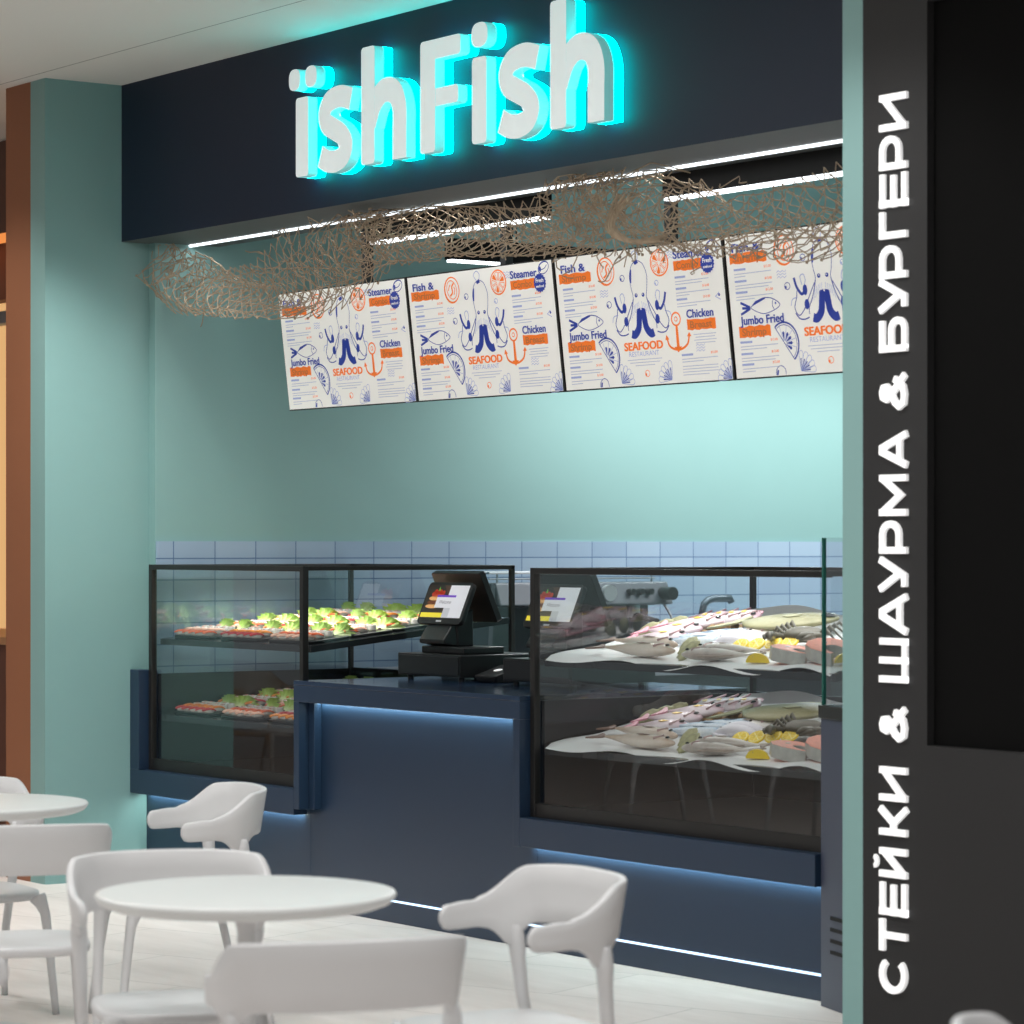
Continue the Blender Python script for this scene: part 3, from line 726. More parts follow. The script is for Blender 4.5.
cl = case('display_case', 'black framed glass case of sushi beside the left teal pillar', LX0, LX1, 1.507)
cr_ = case('display_case', 'black framed glass case of fish on white paper beside the right teal pillar', RX0, RX1, 1.510, False)
def shelf(par, x0, x1, z0, sl, m, th=.028):
    y0, y1 = 7.075, 8.15
    v = [(x, y, z0 + sl * (y - 7.03) + dz) for dz in (-th, 0) for y in (y0, y1) for x in (x0, x1)]
    MB().add(v, [(0, 2, 3, 1), (4, 5, 7, 6), (0, 1, 5, 4), (2, 6, 7, 3), (0, 4, 6, 2), (1, 3, 7, 5)]).build('shelf', m, par)
TRAY = mat('dark_glass_shelf', '262a2d', .18, noise=.05)
ZL = (1.148, .785); SL = .105
ZR = (1.143, .795); SR = .155
for z in ZL: shelf(cl, LX0 + .035, LX1 - .002, z, SL, TRAY)
for z in ZR: shelf(cr_, RX0 + .035, RX1 - .002, z, SR, TRAY)
MB().box(LX0 + .03, LX1 - .03, 7.5, 7.56, 1.470, 1.484).build('case_lamp', LEDW2, cl) if False else None
area('case_lamp_left', (-12.1, 7.55, 1.47), 1.25, .5, 9, (1, .97, .92), spread=R(110))
area('case_lamp_right', (-8.84, 7.55, 1.47), 1.5, .5, 7.5, (1, .98, .95), spread=R(110))
area('case_shelf_lamp_left', (-12.1, 7.5, 1.10), 1.2, .4, 1.3, (1, .97, .92), (R(5), 0, 0))
area('case_shelf_lamp_right', (-8.84, 7.45, 1.10), 1.5, .4, 2.2, (1, .98, .95), (R(9), 0, 0))

# ------------------------------------------------------------------ corner unit at the right end of the counter
cu = thing('corner_counter', 'navy angled end cabinet with four vent slots beside the right teal pillar', 'cabinet', (-7.938, 7.0, 0), R(-18))
MB().box(0, .75, 0, .5, 0, 1.0).build('cabinet_body', mat('grey_navy_panel', '3b4152', .4), cu, bevel=.003)
MB().box(0, .75, -.01, .5, 1.0, 1.045).build('ledge', BLACK, cu, bevel=.003)
for k in range(4): MB().box(.09, .5, -.004, .001, .310 - k * .039, .322 - k * .039).build('vent_slot', mat('vent_black', '050505', .8), cu)
MB().quad((.012, .01, 1.04), (.75, .01, 1.04), (.75, .01, 1.625), (.012, .01, 1.625)).build('glass_panel', GLASS, cu, fix=False)
MB().box(0, .012, .004, .016, 1.04, 1.625).build('glass_edge', GEDGE, cu)

# ------------------------------------------------------------------ back counter, coffee machine, tap
bc = thing('back_counter', 'dark back counter with grey worktop along the tiled wall', 'counter', (0, 0, 0))
MB().box(XW + .013, -12.24, 8.3, 12.88, 0, .93).build('cabinet_body', mat('dark_cabinet', '1c2026', .45), bc)
MB().box(XW + .013, -12.22, 8.28, 12.88, .93, .985).build('worktop', mat('grey_worktop', '8b9098', .4), bc)
cm = thing('coffee_machine', 'grey steel two-group coffee machine on the back counter behind the till', 'coffee machine', (-12.5, 9.25, .985))
CMS = mat('coffee_machine_grey', '4b525a', .4, metal=.2)
CMD = mat('coffee_machine_dark', '3a3f45', .4, metal=.3)
MB().box(-.22, .0, -.53, .58, 0, .36).build('rear_body', CMD, cm, bevel=.01)
MB().add([(0, -.56, .30), (0, .60, .30), (0, .60, .425), (0, -.56, .425), (.22, -.53, .31), (.22, .57, .31), (.17, .57, .425), (.17, -.53, .425)],
         [(0, 1, 5, 4), (3, 7, 6, 2), (4, 5, 6, 7), (0, 4, 7, 3), (1, 2, 6, 5), (0, 3, 2, 1)]).build('front_panel', CMS, cm, bevel=.008)
MB().add([(-.24, -.57, .0), (.16, -.57, .0), (.2, -.57, .42), (-.24, -.57, .42), (-.24, -.545, .0), (.16, -.545, .0), (.2, -.545, .42), (-.24, -.545, .42)],
         [(0, 1, 2, 3), (7, 6, 5, 4), (0, 4, 5, 1), (1, 5, 6, 2), (2, 6, 7, 3), (3, 7, 4, 0)]).build('side_panel', CMS, cm)
MB().box(-.2, .18, -.53, .58, .0, .07).build('drip_tray', CMD, cm)
rl = MB().tube([(.15, -.55, .475), (.15, .50, .475), (-.18, .50, .475), (-.18, -.55, .475)], .007, 6, closed=True)
rl.tube([(.15, -.55, .445), (.15, .50, .445)], .005, 6)
for yy in (-.5, 0, .48): rl.tube([(.15, yy, .42), (.15, yy, .475)], .005, 6)
rl.build('cup_rail', STEEL, cm)
def disc(m, c, r, d, n=20, ax='X'):
    a = Vector((d, 0, 0)); m.tube([Vector(c), Vector(c) + a], r, n); return m
disc(MB(), (.19, .16, .37), .042, .03).build('pressure_gauge', mat('gauge_grey', 'a9b0b4', .3), cm)
for yy in (.30, .36, .42): disc(MB(), (.19, yy, .375), .017, .04).build('control_knob', BLACKP, cm)
disc(MB(), (.19, .52, .365), .034, .09).build('steam_knob', BLACKP, cm)
for yy in (.12, .40):
    g = MB().tube([(.1, yy, .31), (.1, yy, .24)], .035, 16).build('group_head', STEEL, cm)
    MB().tube([(.1, yy, .245), (.18, yy, .24), (.30, yy, .225)], [.03, .016, .014], 10).build('portafilter', BLACKP, g)
MB().tube(catmull([(.15, .56, .31), (.2, .58, .22), (.2, .56, .10)], 4), .007, 8).build('steam_wand', STEEL, cm)
tp = thing('kitchen_tap', 'dark grey angular tap standing on the back counter by the tiled wall', 'tap', (-12.5, 10.19, .985))
MB().tube([(0, 0, 0), (0, 0, .26), (0, .012, .30), (0, .04, .322), (0, .08, .33), (0, .19, .33), (0, .2, .31)], .02, 14).build('spout', DSTEEL, tp, smooth=True)
MB().lathe([(.032, 0), (.032, .02), (.022, .03)], n=20).build('base', DSTEEL, tp)

# ------------------------------------------------------------------ tills
SCRW = mat('till_screen_light', 'c9ccd2', .5, emit=.38, ecol='e6e6ea')
cash0 = thing('cash_drawer', 'black cash drawer under the till nearest the sushi case', 'cash drawer', (-11.08, 7.70, 1.005), 0, 'cash drawers')
MB().box(-.245, .245, -.22, .22, .018, .115).build('drawer_box', BLACKP, cash0, bevel=.004)
MB().box(-.235, .235, -.224, -.219, .026, .107).build('drawer_front', mat('drawer_front_black', '1c1e20', .3), cash0, bevel=.002)
for sx in (-.2, .2):
    for sy in (-.18, .18): MB().tube([(sx, sy, 0), (sx, sy, .02)], .014, 10).build('foot', BLACKP, cash0)
ctree = kids(cash0)
DX = .81
dup(cash0, (-11.08 + DX, 7.70, 1.005), 0, 'black cash drawer beside the left glass of the fish case', tree=ctree)
till0 = thing('till_terminal', 'black two-screen till standing beside the sushi case', 'till', (-11.08, 7.70, 1.12), 0, 'two-screen tills')
MB().box(-.16, .17, -.15, .07, 0, .032).build('base_plate', BLACKP, till0, bevel=.006)
nk = MB()
nk.add([(-.12, -.03, .03), (.10, -.03, .03), (.10, .06, .03), (-.12, .06, .03), (-.13, -.04, .16), (.11, -.04, .16), (.11, .05, .2), (-.13, .05, .2)],
       [(0, 3, 2, 1), (4, 5, 6, 7), (0, 1, 5, 4), (1, 2, 6, 5), (2, 3, 7, 6), (3, 0, 4, 7)])
nk.v = [(x - .05, y - .07, z) for x, y, z in nk.v]
nk.build('stand', BLACKP, till0, bevel=.008)
MB().add([(-.15, -.17, .045), (.045, -.17, .045), (.045, -.09, .03), (-.15, -.09, .03), (-.15, -.17, .062), (.045, -.17, .062), (.045, -.10, .16), (-.15, -.10, .16)],
         [(0, 3, 2, 1), (4, 5, 6, 7), (0, 1, 5, 4), (1, 2, 6, 5), (2, 3, 7, 6), (3, 0, 4, 7)]).build('receipt_slot', mat('till_front_black', '202325', .3), till0, bevel=.006)
cd = bpy.data.objects.new('customer_display', None)
def disp(name, w, hh, th, r, par, loc, rot, m):
    pts = rect(-w / 2, w / 2, 0, hh, r)
    o = MB().prism(pts, lambda u, v, d_: (u, d_, v), 0, th).build(name, m, par, bevel=.003)
    o.location = loc; o.rotation_euler = rot; return o
cdis = disp('customer_display', .345, .20, .022, .022, till0, (-.055, -.135, .13), (R(-23), 0, 0), BLACKP)
# picture on the customer display, drawn as flat pieces
s = MB(); sm = []
def pp(x0, x1, y0, y1, mi, lv, sk=0): s.add([(x0, -.0008 * lv - .001, y0), (x1, -.0008 * lv - .001, y0), (x1 + sk, -.0008 * lv - .001, y1), (x0 + sk, -.0008 * lv - .001, y1)], [(0, 1, 2, 3)], mi)
pp(-.155, .155, .03, .185, 0, 0)
pp(-.155, .01, .03, .185, 1, 1)
s.add([(-.155, -.0026, .185), (-.04, -.0026, .185), (.02, -.0026, .12), (.0, -.0026, .06), (-.155, -.0026, .05)], [(0, 1, 2, 3, 4)], 2)
for (x, y, rx_, rz_, mi) in ((-.075, .14, .045, .016, 3), (-.08, .12, .05, .012, 4), (-.085, .10, .05, .012, 5), (-.09, .082, .05, .010, 4), (-.055, .152, .014, .012, 3), (-.09, .152, .014, .012, 3), (-.03, .148, .012, .011, 3)):
    q = ellipse(x, y, rx_, rz_, 14); s.add([(a, -.0034, b) for a, b in q], [tuple(range(14))], mi)
s.add([(-.075, -.004, .155), (-.06, -.004, .158), (-.07, -.004, .178)], [(0, 1, 2)], 8)
pp(-.155, .01, .03, .052, 6, 3); pp(.01, .06, .03, .10, 9, 3)
pp(-.065, .08, .075, .132, 0, 5); pp(-.065, .08, .126, .136, 7, 6)
vs, fs = text_polys('Welcome', .024, 0, 1, .3); x0 = min(v[0] for v in vs)
s.add([(-.035 + v[0] - x0, -.0062, .095 + v[1]) for v in vs], fs, 10)
cols = [SCRW, mat('scr_brown', '4a3428', .3, emit=.3), mat('scr_dark', '2a2420', .3, emit=.15), mat('scr_red', 'b03a26', .3, emit=.35), mat('scr_tan', 'd8a468', .3, emit=.4), mat('scr_choc', '6a3c22', .3, emit=.3),
        mat('scr_yellow', 'e2d23c', .3, emit=.45), mat('scr_purple', '6a3fb4', .3, emit=.4), mat('scr_green', '6aa83c', .3, emit=.4), mat('scr_grey', 'b9bcc2', .3, emit=.4), mat('scr_text', '8a8a90', .3, emit=.2)]
so = s.build('screen', cols, cdis, fix=False)
so['label'] = 'lit screen with cake picture, yellow bar and Welcome card'
for p in so.data.polygons:
    if p.normal.y > 0: p.flip()
MB().box(-.02, .02, -.0012, 0, .010, .018).build('badge', mat('badge_silver', 'c8ccd0', .3), cdis)
od = disp('operator_display', .385, .24, .03, .012, till0, (-.075, .07, .135), (R(24), 0, 0), BLACKP)
od['label'] = 'large black operator screen leaning back'
ttree = kids(till0)
dup(till0, (-11.08 + DX, 7.70, 1.12), 0, 'black two-screen till seen through the left glass of the fish case', tree=ttree)
rd = thing('card_reader', 'small black card reader on the navy counter between the cash drawers', 'card reader', (-10.72, 7.60, 1.005), R(8))
MB().add([(-.06, -.07, 0), (.06, -.07, 0), (.06, .08, 0), (-.06, .08, 0), (-.07, -.085, .03), (.07, -.085, .03), (.07, .085, .075), (-.07, .085, .075)],
         [(0, 3, 2, 1), (4, 5, 6, 7), (0, 1, 5, 4), (1, 2, 6, 5), (2, 3, 7, 6), (3, 0, 4, 7)]).build('reader_body', BLACKP, rd, bevel=.01)
MB().add([(a, b, .0535 + b * .265) for a, b in ellipse(0, .0, .022, .018, 12)], [tuple(range(12))]).build('logo_mark', mat('logo_white', 'e8e8e8', .4, emit=.5), rd)

# ------------------------------------------------------------------ sushi platters
PLATE = mat('black_platter', '15171a', .3)
RICE = mat('rice_white', 'e9e2da', .6, noise=.08, nscale=200)
NORI = mat('nori_dark', '1d241f', .5)
FILL = mat('pink_filling', 'e07a62', .5)
SALM = mat('salmon_topping', 'e2683a', .4, noise=.2, nscale=90)
TUNA = mat('tuna_topping', 'b3232a', .4, noise=.15, nscale=90)
PRAWN = mat('prawn_topping', 'eab59e', .45, noise=.25, nscale=120)
ROE = mat('orange_roe', 'e8892c', .35, noise=.2, nscale=150)
LEAF = ramp_mat('lettuce_green', [(0, 'dfe6b4'), (.4, 'a6c65a'), (1, '7da43a')], 'Z', 0, .085, .5, .2, 60)
def roll_mesh():
    m = MB()
    m.lathe([(.0165, 0), (.018, .003), (.018, .023), (.0165, .026), (.011, .0262)], n=14, mi=0)
    m.lathe([(.0118, .0255), (.0118, .0268)], n=12, mi=1); m.lathe([(.0075, .0268), (.0072, .0282)], n=10, mi=2)
    return m
roll0 = roll_mesh().build('sushi_roll', [RICE, NORI, FILL], smooth=False)
def nigiri(top):
    m = MB()
    m.lathe([(.8, 0), (1, .3), (.95, .75), (.6, 1)], n=14, mi=0)
    m.v = [(x * .026, y * .014, z * .018) for x, y, z in m.v]
    t = MB(); n = 8
    rg = []
    for i in range(n + 1):
        u = -1 + 2 * i / n; zz = .0235 - .009 * u * u
        rg.append([(u * .032, -.015 * (1 - .25 * u * u), zz - .006), (u * .032, -.011, zz), (u * .032, .011, zz + .001), (u * .032, .015 * (1 - .25 * u * u), zz - .006)])
    m.rings(rg, 1)
    return m.build('nigiri', [RICE, top])
nig0 = [nigiri(SALM), nigiri(TUNA), nigiri(PRAWN), nigiri(ROE)]
def lettuce(seed):
    r_ = random.Random(seed); m = MB(); nu, nv = 22, 6
    rows = []
    for j in range(nv + 1):
        f = j / nv
        row = []
        for i in range(nu + 1):
            a = R(-84 + 168 * i / nu); rad = .012 + .098 * f
            wv = (.016 * math.sin(i * 2.1 + seed) + .010 * math.sin(i * 4.3 + seed)) * f * f
            row.append((rad * math.sin(a) * .95, -.02 * math.cos(a * .8) * f * f + wv + .06 * f, rad * math.cos(a) * .58 * (1 + .06 * math.sin(i * 3.7 + seed))))
        rows.append(row)
    m.rings(rows, 0, False, False)
    return m.build('lettuce_leaf', LEAF, smooth=True)
let0 = [lettuce(1), lettuce(4)]
lr0 = random.Random(11)
plate0 = MB().prism(rect(-.19, .19, -.11, .11, .03), lambda u, v, d: (u, v, d), .012, 0).build('sushi_platter', PLATE, bevel=.003)
protos = [roll0, let0[0], let0[1], plate0] + nig0
first_used = set()
def put_copy(o, loc, rot, label, cat, group):
    if o.name not in first_used:
        first_used.add(o.name); c = o
    else:
        c = o.copy(); COL.objects.link(c)
    c.location = loc; c.rotation_euler = rot
    return tag(c, label, cat, group)
rows = [('front', 7.225), ('second', 7.455), ('third', 7.685), ('rear', 7.915)]
colsx = [('next to the left glass', -12.535), ('in the middle', -12.10), ('next to the till', -11.665)]
nname = ['orange salmon', 'red tuna', 'pale prawn', 'golden roe']
for lv, z0 in enumerate(ZL):
    sh = ('upper', 'lower')[lv]
    for ri, (rn_, y) in enumerate(rows):
        for ci, (cn, x) in enumerate(colsx):
            where = 'on the %s row platter %s, %s shelf' % (rn_, cn, sh)
            tx = math.atan(SL)
            def P(dx, dy, dz=0): return (x + dx, y + dy, z0 + SL * (y + dy - 7.03) + .002 + dz)
            put_copy(plate0, P(0, 0), (tx, 0, 0), 'black sushi platter, %s row, %s, %s shelf of the sushi case' % (rn_, cn, sh), 'platter', 'black sushi platters')
            for k in range(5):
                for q in range(2):
                    put_copy(roll0, P(-.145 + .062 * k + lr0.uniform(-.004, .004), -.002 + .045 * q, .0135), (tx + R(-8), 0, lr0.uniform(0, 6)),
                             'white rice sushi roll %s' % where, 'sushi', 'sushi rolls %s' % where)
            kind = (ri + ci + lv) % 4
            for rw in range(2):
                kk = (kind + 2 * rw + (ri % 2)) % 4
                for k in range(5):
                    put_copy(nig0[kk], P(-.135 + .066 * k, -.088 + .045 * rw + lr0.uniform(-.006, .006), .0135 + .004 * rw), (tx, 0, R(70 + lr0.uniform(-14, 14))),
                             '%s nigiri %s' % (nname[kk], where), 'sushi', '%s nigiri %s' % (nname[kk], where))
            for k in range(2):
                put_copy(let0[k], P(-.085 + .17 * k + lr0.uniform(-.02, .02), .085, .014), (R(-12), 0, R(lr0.uniform(-14, 14))), 'frilly %s lettuce leaf %s' % (('left', 'right')[k], where), 'lettuce', 'lettuce leaves on the sushi platters')

# ------------------------------------------------------------------ fish and seafood
def paper(z0, label):
    rp = random.Random(5 if z0 > 1 else 9); m = MB(); nx, ny = 60, 30; rg = []
    for j in range(ny + 1):
        row = []
        for i in range(nx + 1):
            u, v = i / nx, j / ny
            x = RX0 + .05 + (RX1 - RX0 - .07) * u; y = 7.068 + 1.02 * v
            wob = .006 * math.sin(u * 23 + v * 3) + .005 * math.sin(v * 17 + u * 9)
            z = z0 + SR * (y - 7.03) + .009 + wob * .8
            if j == 0: z -= .012 * (1 + math.sin(u * 19)); y -= .012 * math.sin(u * 13)
            if i == 0: x -= .012 * math.sin(v * 21)
            if j == ny: z += .02 + .02 * math.sin(u * 11); 
            row.append((x, y, z))
        rg.append(row)
    m.rings(rg, 0, False, False)
    o = m.build('paper_sheet', mat('white_paper', 'e6e6e6', .7, noise=.02), smooth=True)
    return tag(o, label, 'paper', 'paper sheets under the fish')
paper(ZR[0], 'crumpled white paper sheet under the fish on the upper shelf')
paper(ZR[1], 'crumpled white paper sheet under the fish on the lower shelf')

FS = {
    'hake': (ramp_mat('hake_skin', [(0, 'd9cfc6'), (.45, 'c2ac9a'), (1, '7d6556')], 'Y', -.045, .05, .3, .12, 40), mat('hake_fin', '7a5f52', .5, noise=.2)),
    'snapper': (ramp_mat('snapper_skin', [(0, 'd8d0d4'), (.5, 'c8abb4'), (1, 'a06a7c')], 'Y', -.05, .055, .28, .15, 50), mat('snapper_fin', 'cf8a9a', .45, noise=.2)),
    'mackerel': (ramp_mat('mackerel_skin', [(0, 'e9edf1'), (.5, 'a9bdd2'), (.65, '4a6c94'), (1, '2c4560')], 'Y', -.03, .03, .2, .25, 90), mat('mackerel_fin', '5b7088', .4)),
    'turbot': (ramp_mat('turbot_skin', [(0, '8f8a66'), (.5, '6c683f'), (1, '4c492e')], 'Y', -.12, .12, .4, .3, 45), mat('turbot_fin', '8f8c6a', .5, noise=.2)),
    'whitefish': (ramp_mat('whitefish_skin', [(0, 'efece8'), (.6, 'cfc6bf'), (1, '8d8078')], 'Y', -.035, .04, .3, .12, 40), mat('whitefish_fin', '9c8d82', .5)),
}
EYE = mat('fish_eye', '101012', .1); EYEY = mat('yellow_spot', 'e8c23a', .4); RED = mat('gill_red', 'b79a98', .4)
def make_fish(kind, L, H, W, name, tail=.16, yellow=False, gill=True, flat=False):
    sk, fin = FS[kind]
    t = thing(name, '', 'fish')
    prof = [(-.5, .10), (-.42, .16), (-.30, .36), (-.15, .70), (0, .93), (.13, 1), (.26, .92), (.36, .74), (.43, .50), (.48, .26), (.50, .08)]
    if flat: prof = [(-.5, .10), (-.44, .2), (-.36, .55), (-.2, .9), (0, 1), (.15, .98), (.28, .84), (.38, .6), (.45, .36), (.49, .16), (.5, .06)]
    n = 14; rg = []
    for u, s_ in prof:
        rg.append([(u * L, s_ * H / 2 * math.cos(2 * PI * k / n) + .08 * H * (1 - s_), W / 2 + s_ ** .8 * W / 2 * math.sin(2 * PI * k / n)) for k in range(n)])
    MB().rings(rg).build('body', sk, t, smooth=True, sub=1)
    T = tail * L; x = -.48 * L; zc = W / 2
    m = MB()
    for dz in (0,):
        m.prism([(x, .03 * H), (x - T * .55, .42 * H), (x - T, .55 * H), (x - T * .72, .08 * H), (x - T, -.45 * H), (x - T * .55, -.36 * H), (x, -.10 * H)], lambda u, v, d: (u, v, d), zc - .003, zc + .003)
    m.build('tail_fin', fin, t)
    m = MB(); N = 10
    top = [(-.28 + .056 * k, .5) for k in range(N + 1)]
    up, lo = [], []
    for k in range(N + 1):
        u = -.30 + .5 * k / N
        s_ = interp(prof, u); yb = s_ * H / 2 + .08 * H * (1 - s_)
        up.append((u * L, yb + H * (.16 + .05 * (k % 2)) * math.sin(PI * min(1, .15 + k / N * .85)))); lo.append((u * L, yb - .06 * H))
    m.prism(up + lo[::-1], lambda u, v, d: (u, v, d), zc - .002, zc + .002)
    m.build('dorsal_fin', fin, t)
    m = MB(); s0 = .10
    m.prism([(.20 * L, -.05 * H), (.06 * L, .06 * H), (.02 * L, -.10 * H), (.10 * L, -.16 * H)], lambda u, v, d: (u, v, d), W * .99, W * 1.02)
    m.build('side_fin', EYEY if yellow else fin, t)
    MB().lathe([(.10 * H, 0), (.09 * H, .004), (.04 * H, .006)], (.40 * L, .10 * H, W * .84), 12).build('eye', EYE, t)
    if gill:
        g = [( .30 * L + .02 * L * math.sin(k / 6 * PI), (-.3 + .6 * k / 6) * H) for k in range(7)]
        mm = MB()
        for q in stroke(g, .05 * H): mm.prism(q, lambda u, v, d: (u, v, d), W * .80, W * .985)
        mm.build('gill', RED, t)
    return t
def set_fish(t, x, y, z0, rz, lift=0., roll=0.):
    t.location = (x, y, z0 + SR * (y - 7.03) + .014 + lift)
    M = Matrix.Rotation(math.atan(SR), 3, 'X') @ Matrix.Rotation(R(rz), 3, 'Z') @ Matrix.Rotation(R(roll), 3, 'X')
    t.rotation_euler = M.to_euler()
species = {
    'hake': (make_fish('hake', .46, .085, .055, 'hake', .16), 'hake'),
    'snapper': (make_fish('snapper', .27, .115, .05, 'pink_snapper', .18, True), 'snapper'),
    'mackerel': (make_fish('mackerel', .36, .06, .045, 'mackerel', .14, gill=False), 'mackerel'),
    'turbot': (make_fish('turbot', .46, .30, .05, 'turbot', .14, gill=False, flat=True), 'turbot'),
    'whitefish': (make_fish('whitefish', .34, .075, .05, 'white_fish', .16), 'white fish'),
}
ftree = {k: kids(v[0]) for k, v in species.items()}
fused = set()
lay = [  # kind, x, y, rz, lift, roll, label
    ('hake', -9.27, 7.27, -6, 0, 0, 'long pale hake lying behind its twin along the front left of the %s shelf'),
    ('hake', -9.15, 7.145, -2, 0, 0, 'long pale hake nearest the front glass at the left of the %s shelf'),
    ('snapper', -9.33, 7.40, 10, .0, 6, 'pink snapper just behind the two hake on the %s shelf'),
    ('snapper', -9.36, 7.49, 14, .012, 6, 'pink snapper in the middle of three behind the hake on the %s shelf'),
    ('snapper', -9.34, 7.58, 18, .024, 6, 'pink snapper rearmost of three behind the hake on the %s shelf'),
    ('snapper', -9.53, 7.80, -28, .0, 8, 'leftmost of four overlapping pink snappers at the back of the %s shelf'),
    ('snapper', -9.44, 7.80, -28, .008, 8, 'second from left of four pink snappers at the back of the %s shelf'),
    ('snapper', -9.35, 7.79, -28, .014, 8, 'third from left of four pink snappers at the back of the %s shelf'),
    ('snapper', -9.26, 7.78, -28, .020, 8, 'rightmost of four overlapping pink snappers at the back of the %s shelf'),
    ('mackerel', -9.08, 7.36, 8, 0, 0, 'blue backed mackerel foremost of the four on the %s shelf'),
    ('mackerel', -9.10, 7.42, 8, .004, 0, 'blue backed mackerel second of four from the front glass, %s shelf'),
    ('mackerel', -9.04, 7.47, 9, .008, 0, 'blue backed mackerel third of four from the front glass, %s shelf'),
    ('mackerel', -8.98, 7.53, 10, .004, 0, 'blue backed mackerel rearmost of the four, beside the mussels, %s shelf'),
    ('turbot', -8.86, 7.64, 12, .03, 0, 'broad olive flatfish at the back right of the %s shelf'),
    ('whitefish', -8.66, 7.13, 188, 0, 0, 'silvery white fish with lemon slices at the front of the %s shelf'),
    ('whitefish', -8.70, 7.22, 186, 0, 0, 'silvery white fish second from the front glass, by the lemon slices, %s shelf'),
    ('whitefish', -8.95, 7.50, 16, 0, 0, 'silvery white fish between mackerel and flatfish on the %s shelf'),
]
for lv, z0 in enumerate(ZR):
    sh = ('upper', 'lower')[lv]
    for kind, x, y, rz, lift, roll, lb in lay:
        src, cat = species[kind]
        if kind not in fused:
            fused.add(kind); t = src; t['label'] = lb % sh
        else: t = dup(src, (0, 0, 0), 0, lb % sh, tree=ftree[kind])
        t['group'] = '%s on the fish shelves' % cat
        set_fish(t, x, y, z0, rz, lift, roll)

OYS = mat('oyster_shell', 'a5a27c', .6, noise=.55, nscale=40, bump=.6, bscale=60)
MUS = mat('mussel_brown', '8a6a3c', .4, noise=.75, nscale=35)
def lump(name, m, sx, sy, sz, seed, rough=.18, n=12):
    r_ = random.Random(seed); rg = []
    for j in range(1, 9):
        a = PI * j / 9
        rg.append([(sx * math.sin(a) * math.cos(2 * PI * k / n) * (1 + r_.uniform(-rough, rough)), sy * math.sin(a) * math.sin(2 * PI * k / n) * (1 + r_.uniform(-rough, rough)),
                    sz - sz * math.cos(a) * (1 + r_.uniform(-rough, rough) * .3)) for k in range(n)])
    return MB().rings(rg).build(name, m, smooth=True)
oy0 = lump('oyster', OYS, .06, .024, .016, 3)
mu0 = lump('clam', MUS, .028, .02, .015, 5, .12)
YEL = mat('lemon_yellow', 'e8c832', .4, noise=.05); YELP = mat('lemon_pith', 'f3e9a6', .5)
ls0 = MB().lathe([(.034, 0), (.036, .004), (.034, .008)], n=20, mi=0).lathe([(.030, .008), (.029, .009)], n=20, mi=1)
for k in range(8):
    a = 2 * PI * k / 8
    ls0.prism([(.004 * math.cos(a + .39), .004 * math.sin(a + .39)), (.027 * math.cos(a + .08), .027 * math.sin(a + .08)), (.027 * math.cos(a + .7), .027 * math.sin(a + .7))], lambda u, v, d: (u, v, d), .0105, .009, 0)
ls0 = ls0.build('lemon_slice', [YEL, YELP])
wg = MB(); rg = []
for j in range(9):
    u = -1 + 2 * j / 8; r_ = .036 * math.sqrt(max(.02, 1 - u * u * .96))
    rg.append([(u * .045, 0, .0)] + [(u * .045, r_ * math.cos(R(a)), r_ * math.sin(R(a))) for a in range(0, 100, 16)])
wd0 = wg.rings(rg).build('lemon_wedge', YEL, smooth=False)
SAL = mat('salmon_flesh', 'e8866a', .35, noise=.25, nscale=60); SKIN = mat('salmon_skin', 'a9a7a2', .3, noise=.3, nscale=40); ORF = mat('salmon_orange', 'ec7a36', .35, noise=.3, nscale=25); WHF = mat('white_fillet', 'ece4df', .4, noise=.1, nscale=20)
st = MB()
outl = [(.0, .085), (.045, .07), (.075, .03), (.078, -.02), (.06, -.075), (.04, -.105), (.026, -.10), (.034, -.06), (.02, -.02), (0, -.005), (-.02, -.02), (-.034, -.06), (-.026, -.10), (-.04, -.105), (-.06, -.075), (-.078, -.02), (-.075, .03), (-.045, .07)]
st.prism(outl, lambda u, v, d: (u, v, d), .05, 0, 0, 1)
st.prism(ellipse(0, .025, .012, .01, 10), lambda u, v, d: (u, v, d), .0515, .045, 1)
st0 = st.build('salmon_steak', [SAL, SKIN], bevel=.004)
def slab(name, mats, L, Wd, T):
    m = MB(); rg = []
    for j in range(11):
        u = -1 + 2 * j / 10; w = Wd / 2 * (1 - .25 * max(0, u) ** 2) ; tt = T * (1 - .35 * abs(u) ** 3)
        rg.append([(u * L / 2, -w, 0), (u * L / 2, -w * .95, tt * .7), (u * L / 2, 0, tt), (u * L / 2, w * .95, tt * .7), (u * L / 2, w, 0)])
    m.rings(rg)
    for k in range(7):
        u = -.38 + k * .125
        m.prism([(u * L, -Wd * .40), (u * L + .012, 0), (u * L, Wd * .40), (u * L + .007, Wd * .40), (u * L + .019, 0), (u * L + .007, -Wd * .40)], lambda a, b, d: (a, b, d), T * .99, T * .6, 1)
    return m.build(name, mats)
sf0 = slab('salmon_fillet', [ORF, mat('fat_line', 'f4c9a6', .4)], .34, .12, .03)
wf0 = slab('white_fillet', [WHF, mat('pink_line', 'e6c4bc', .4)], .34, .12, .035)
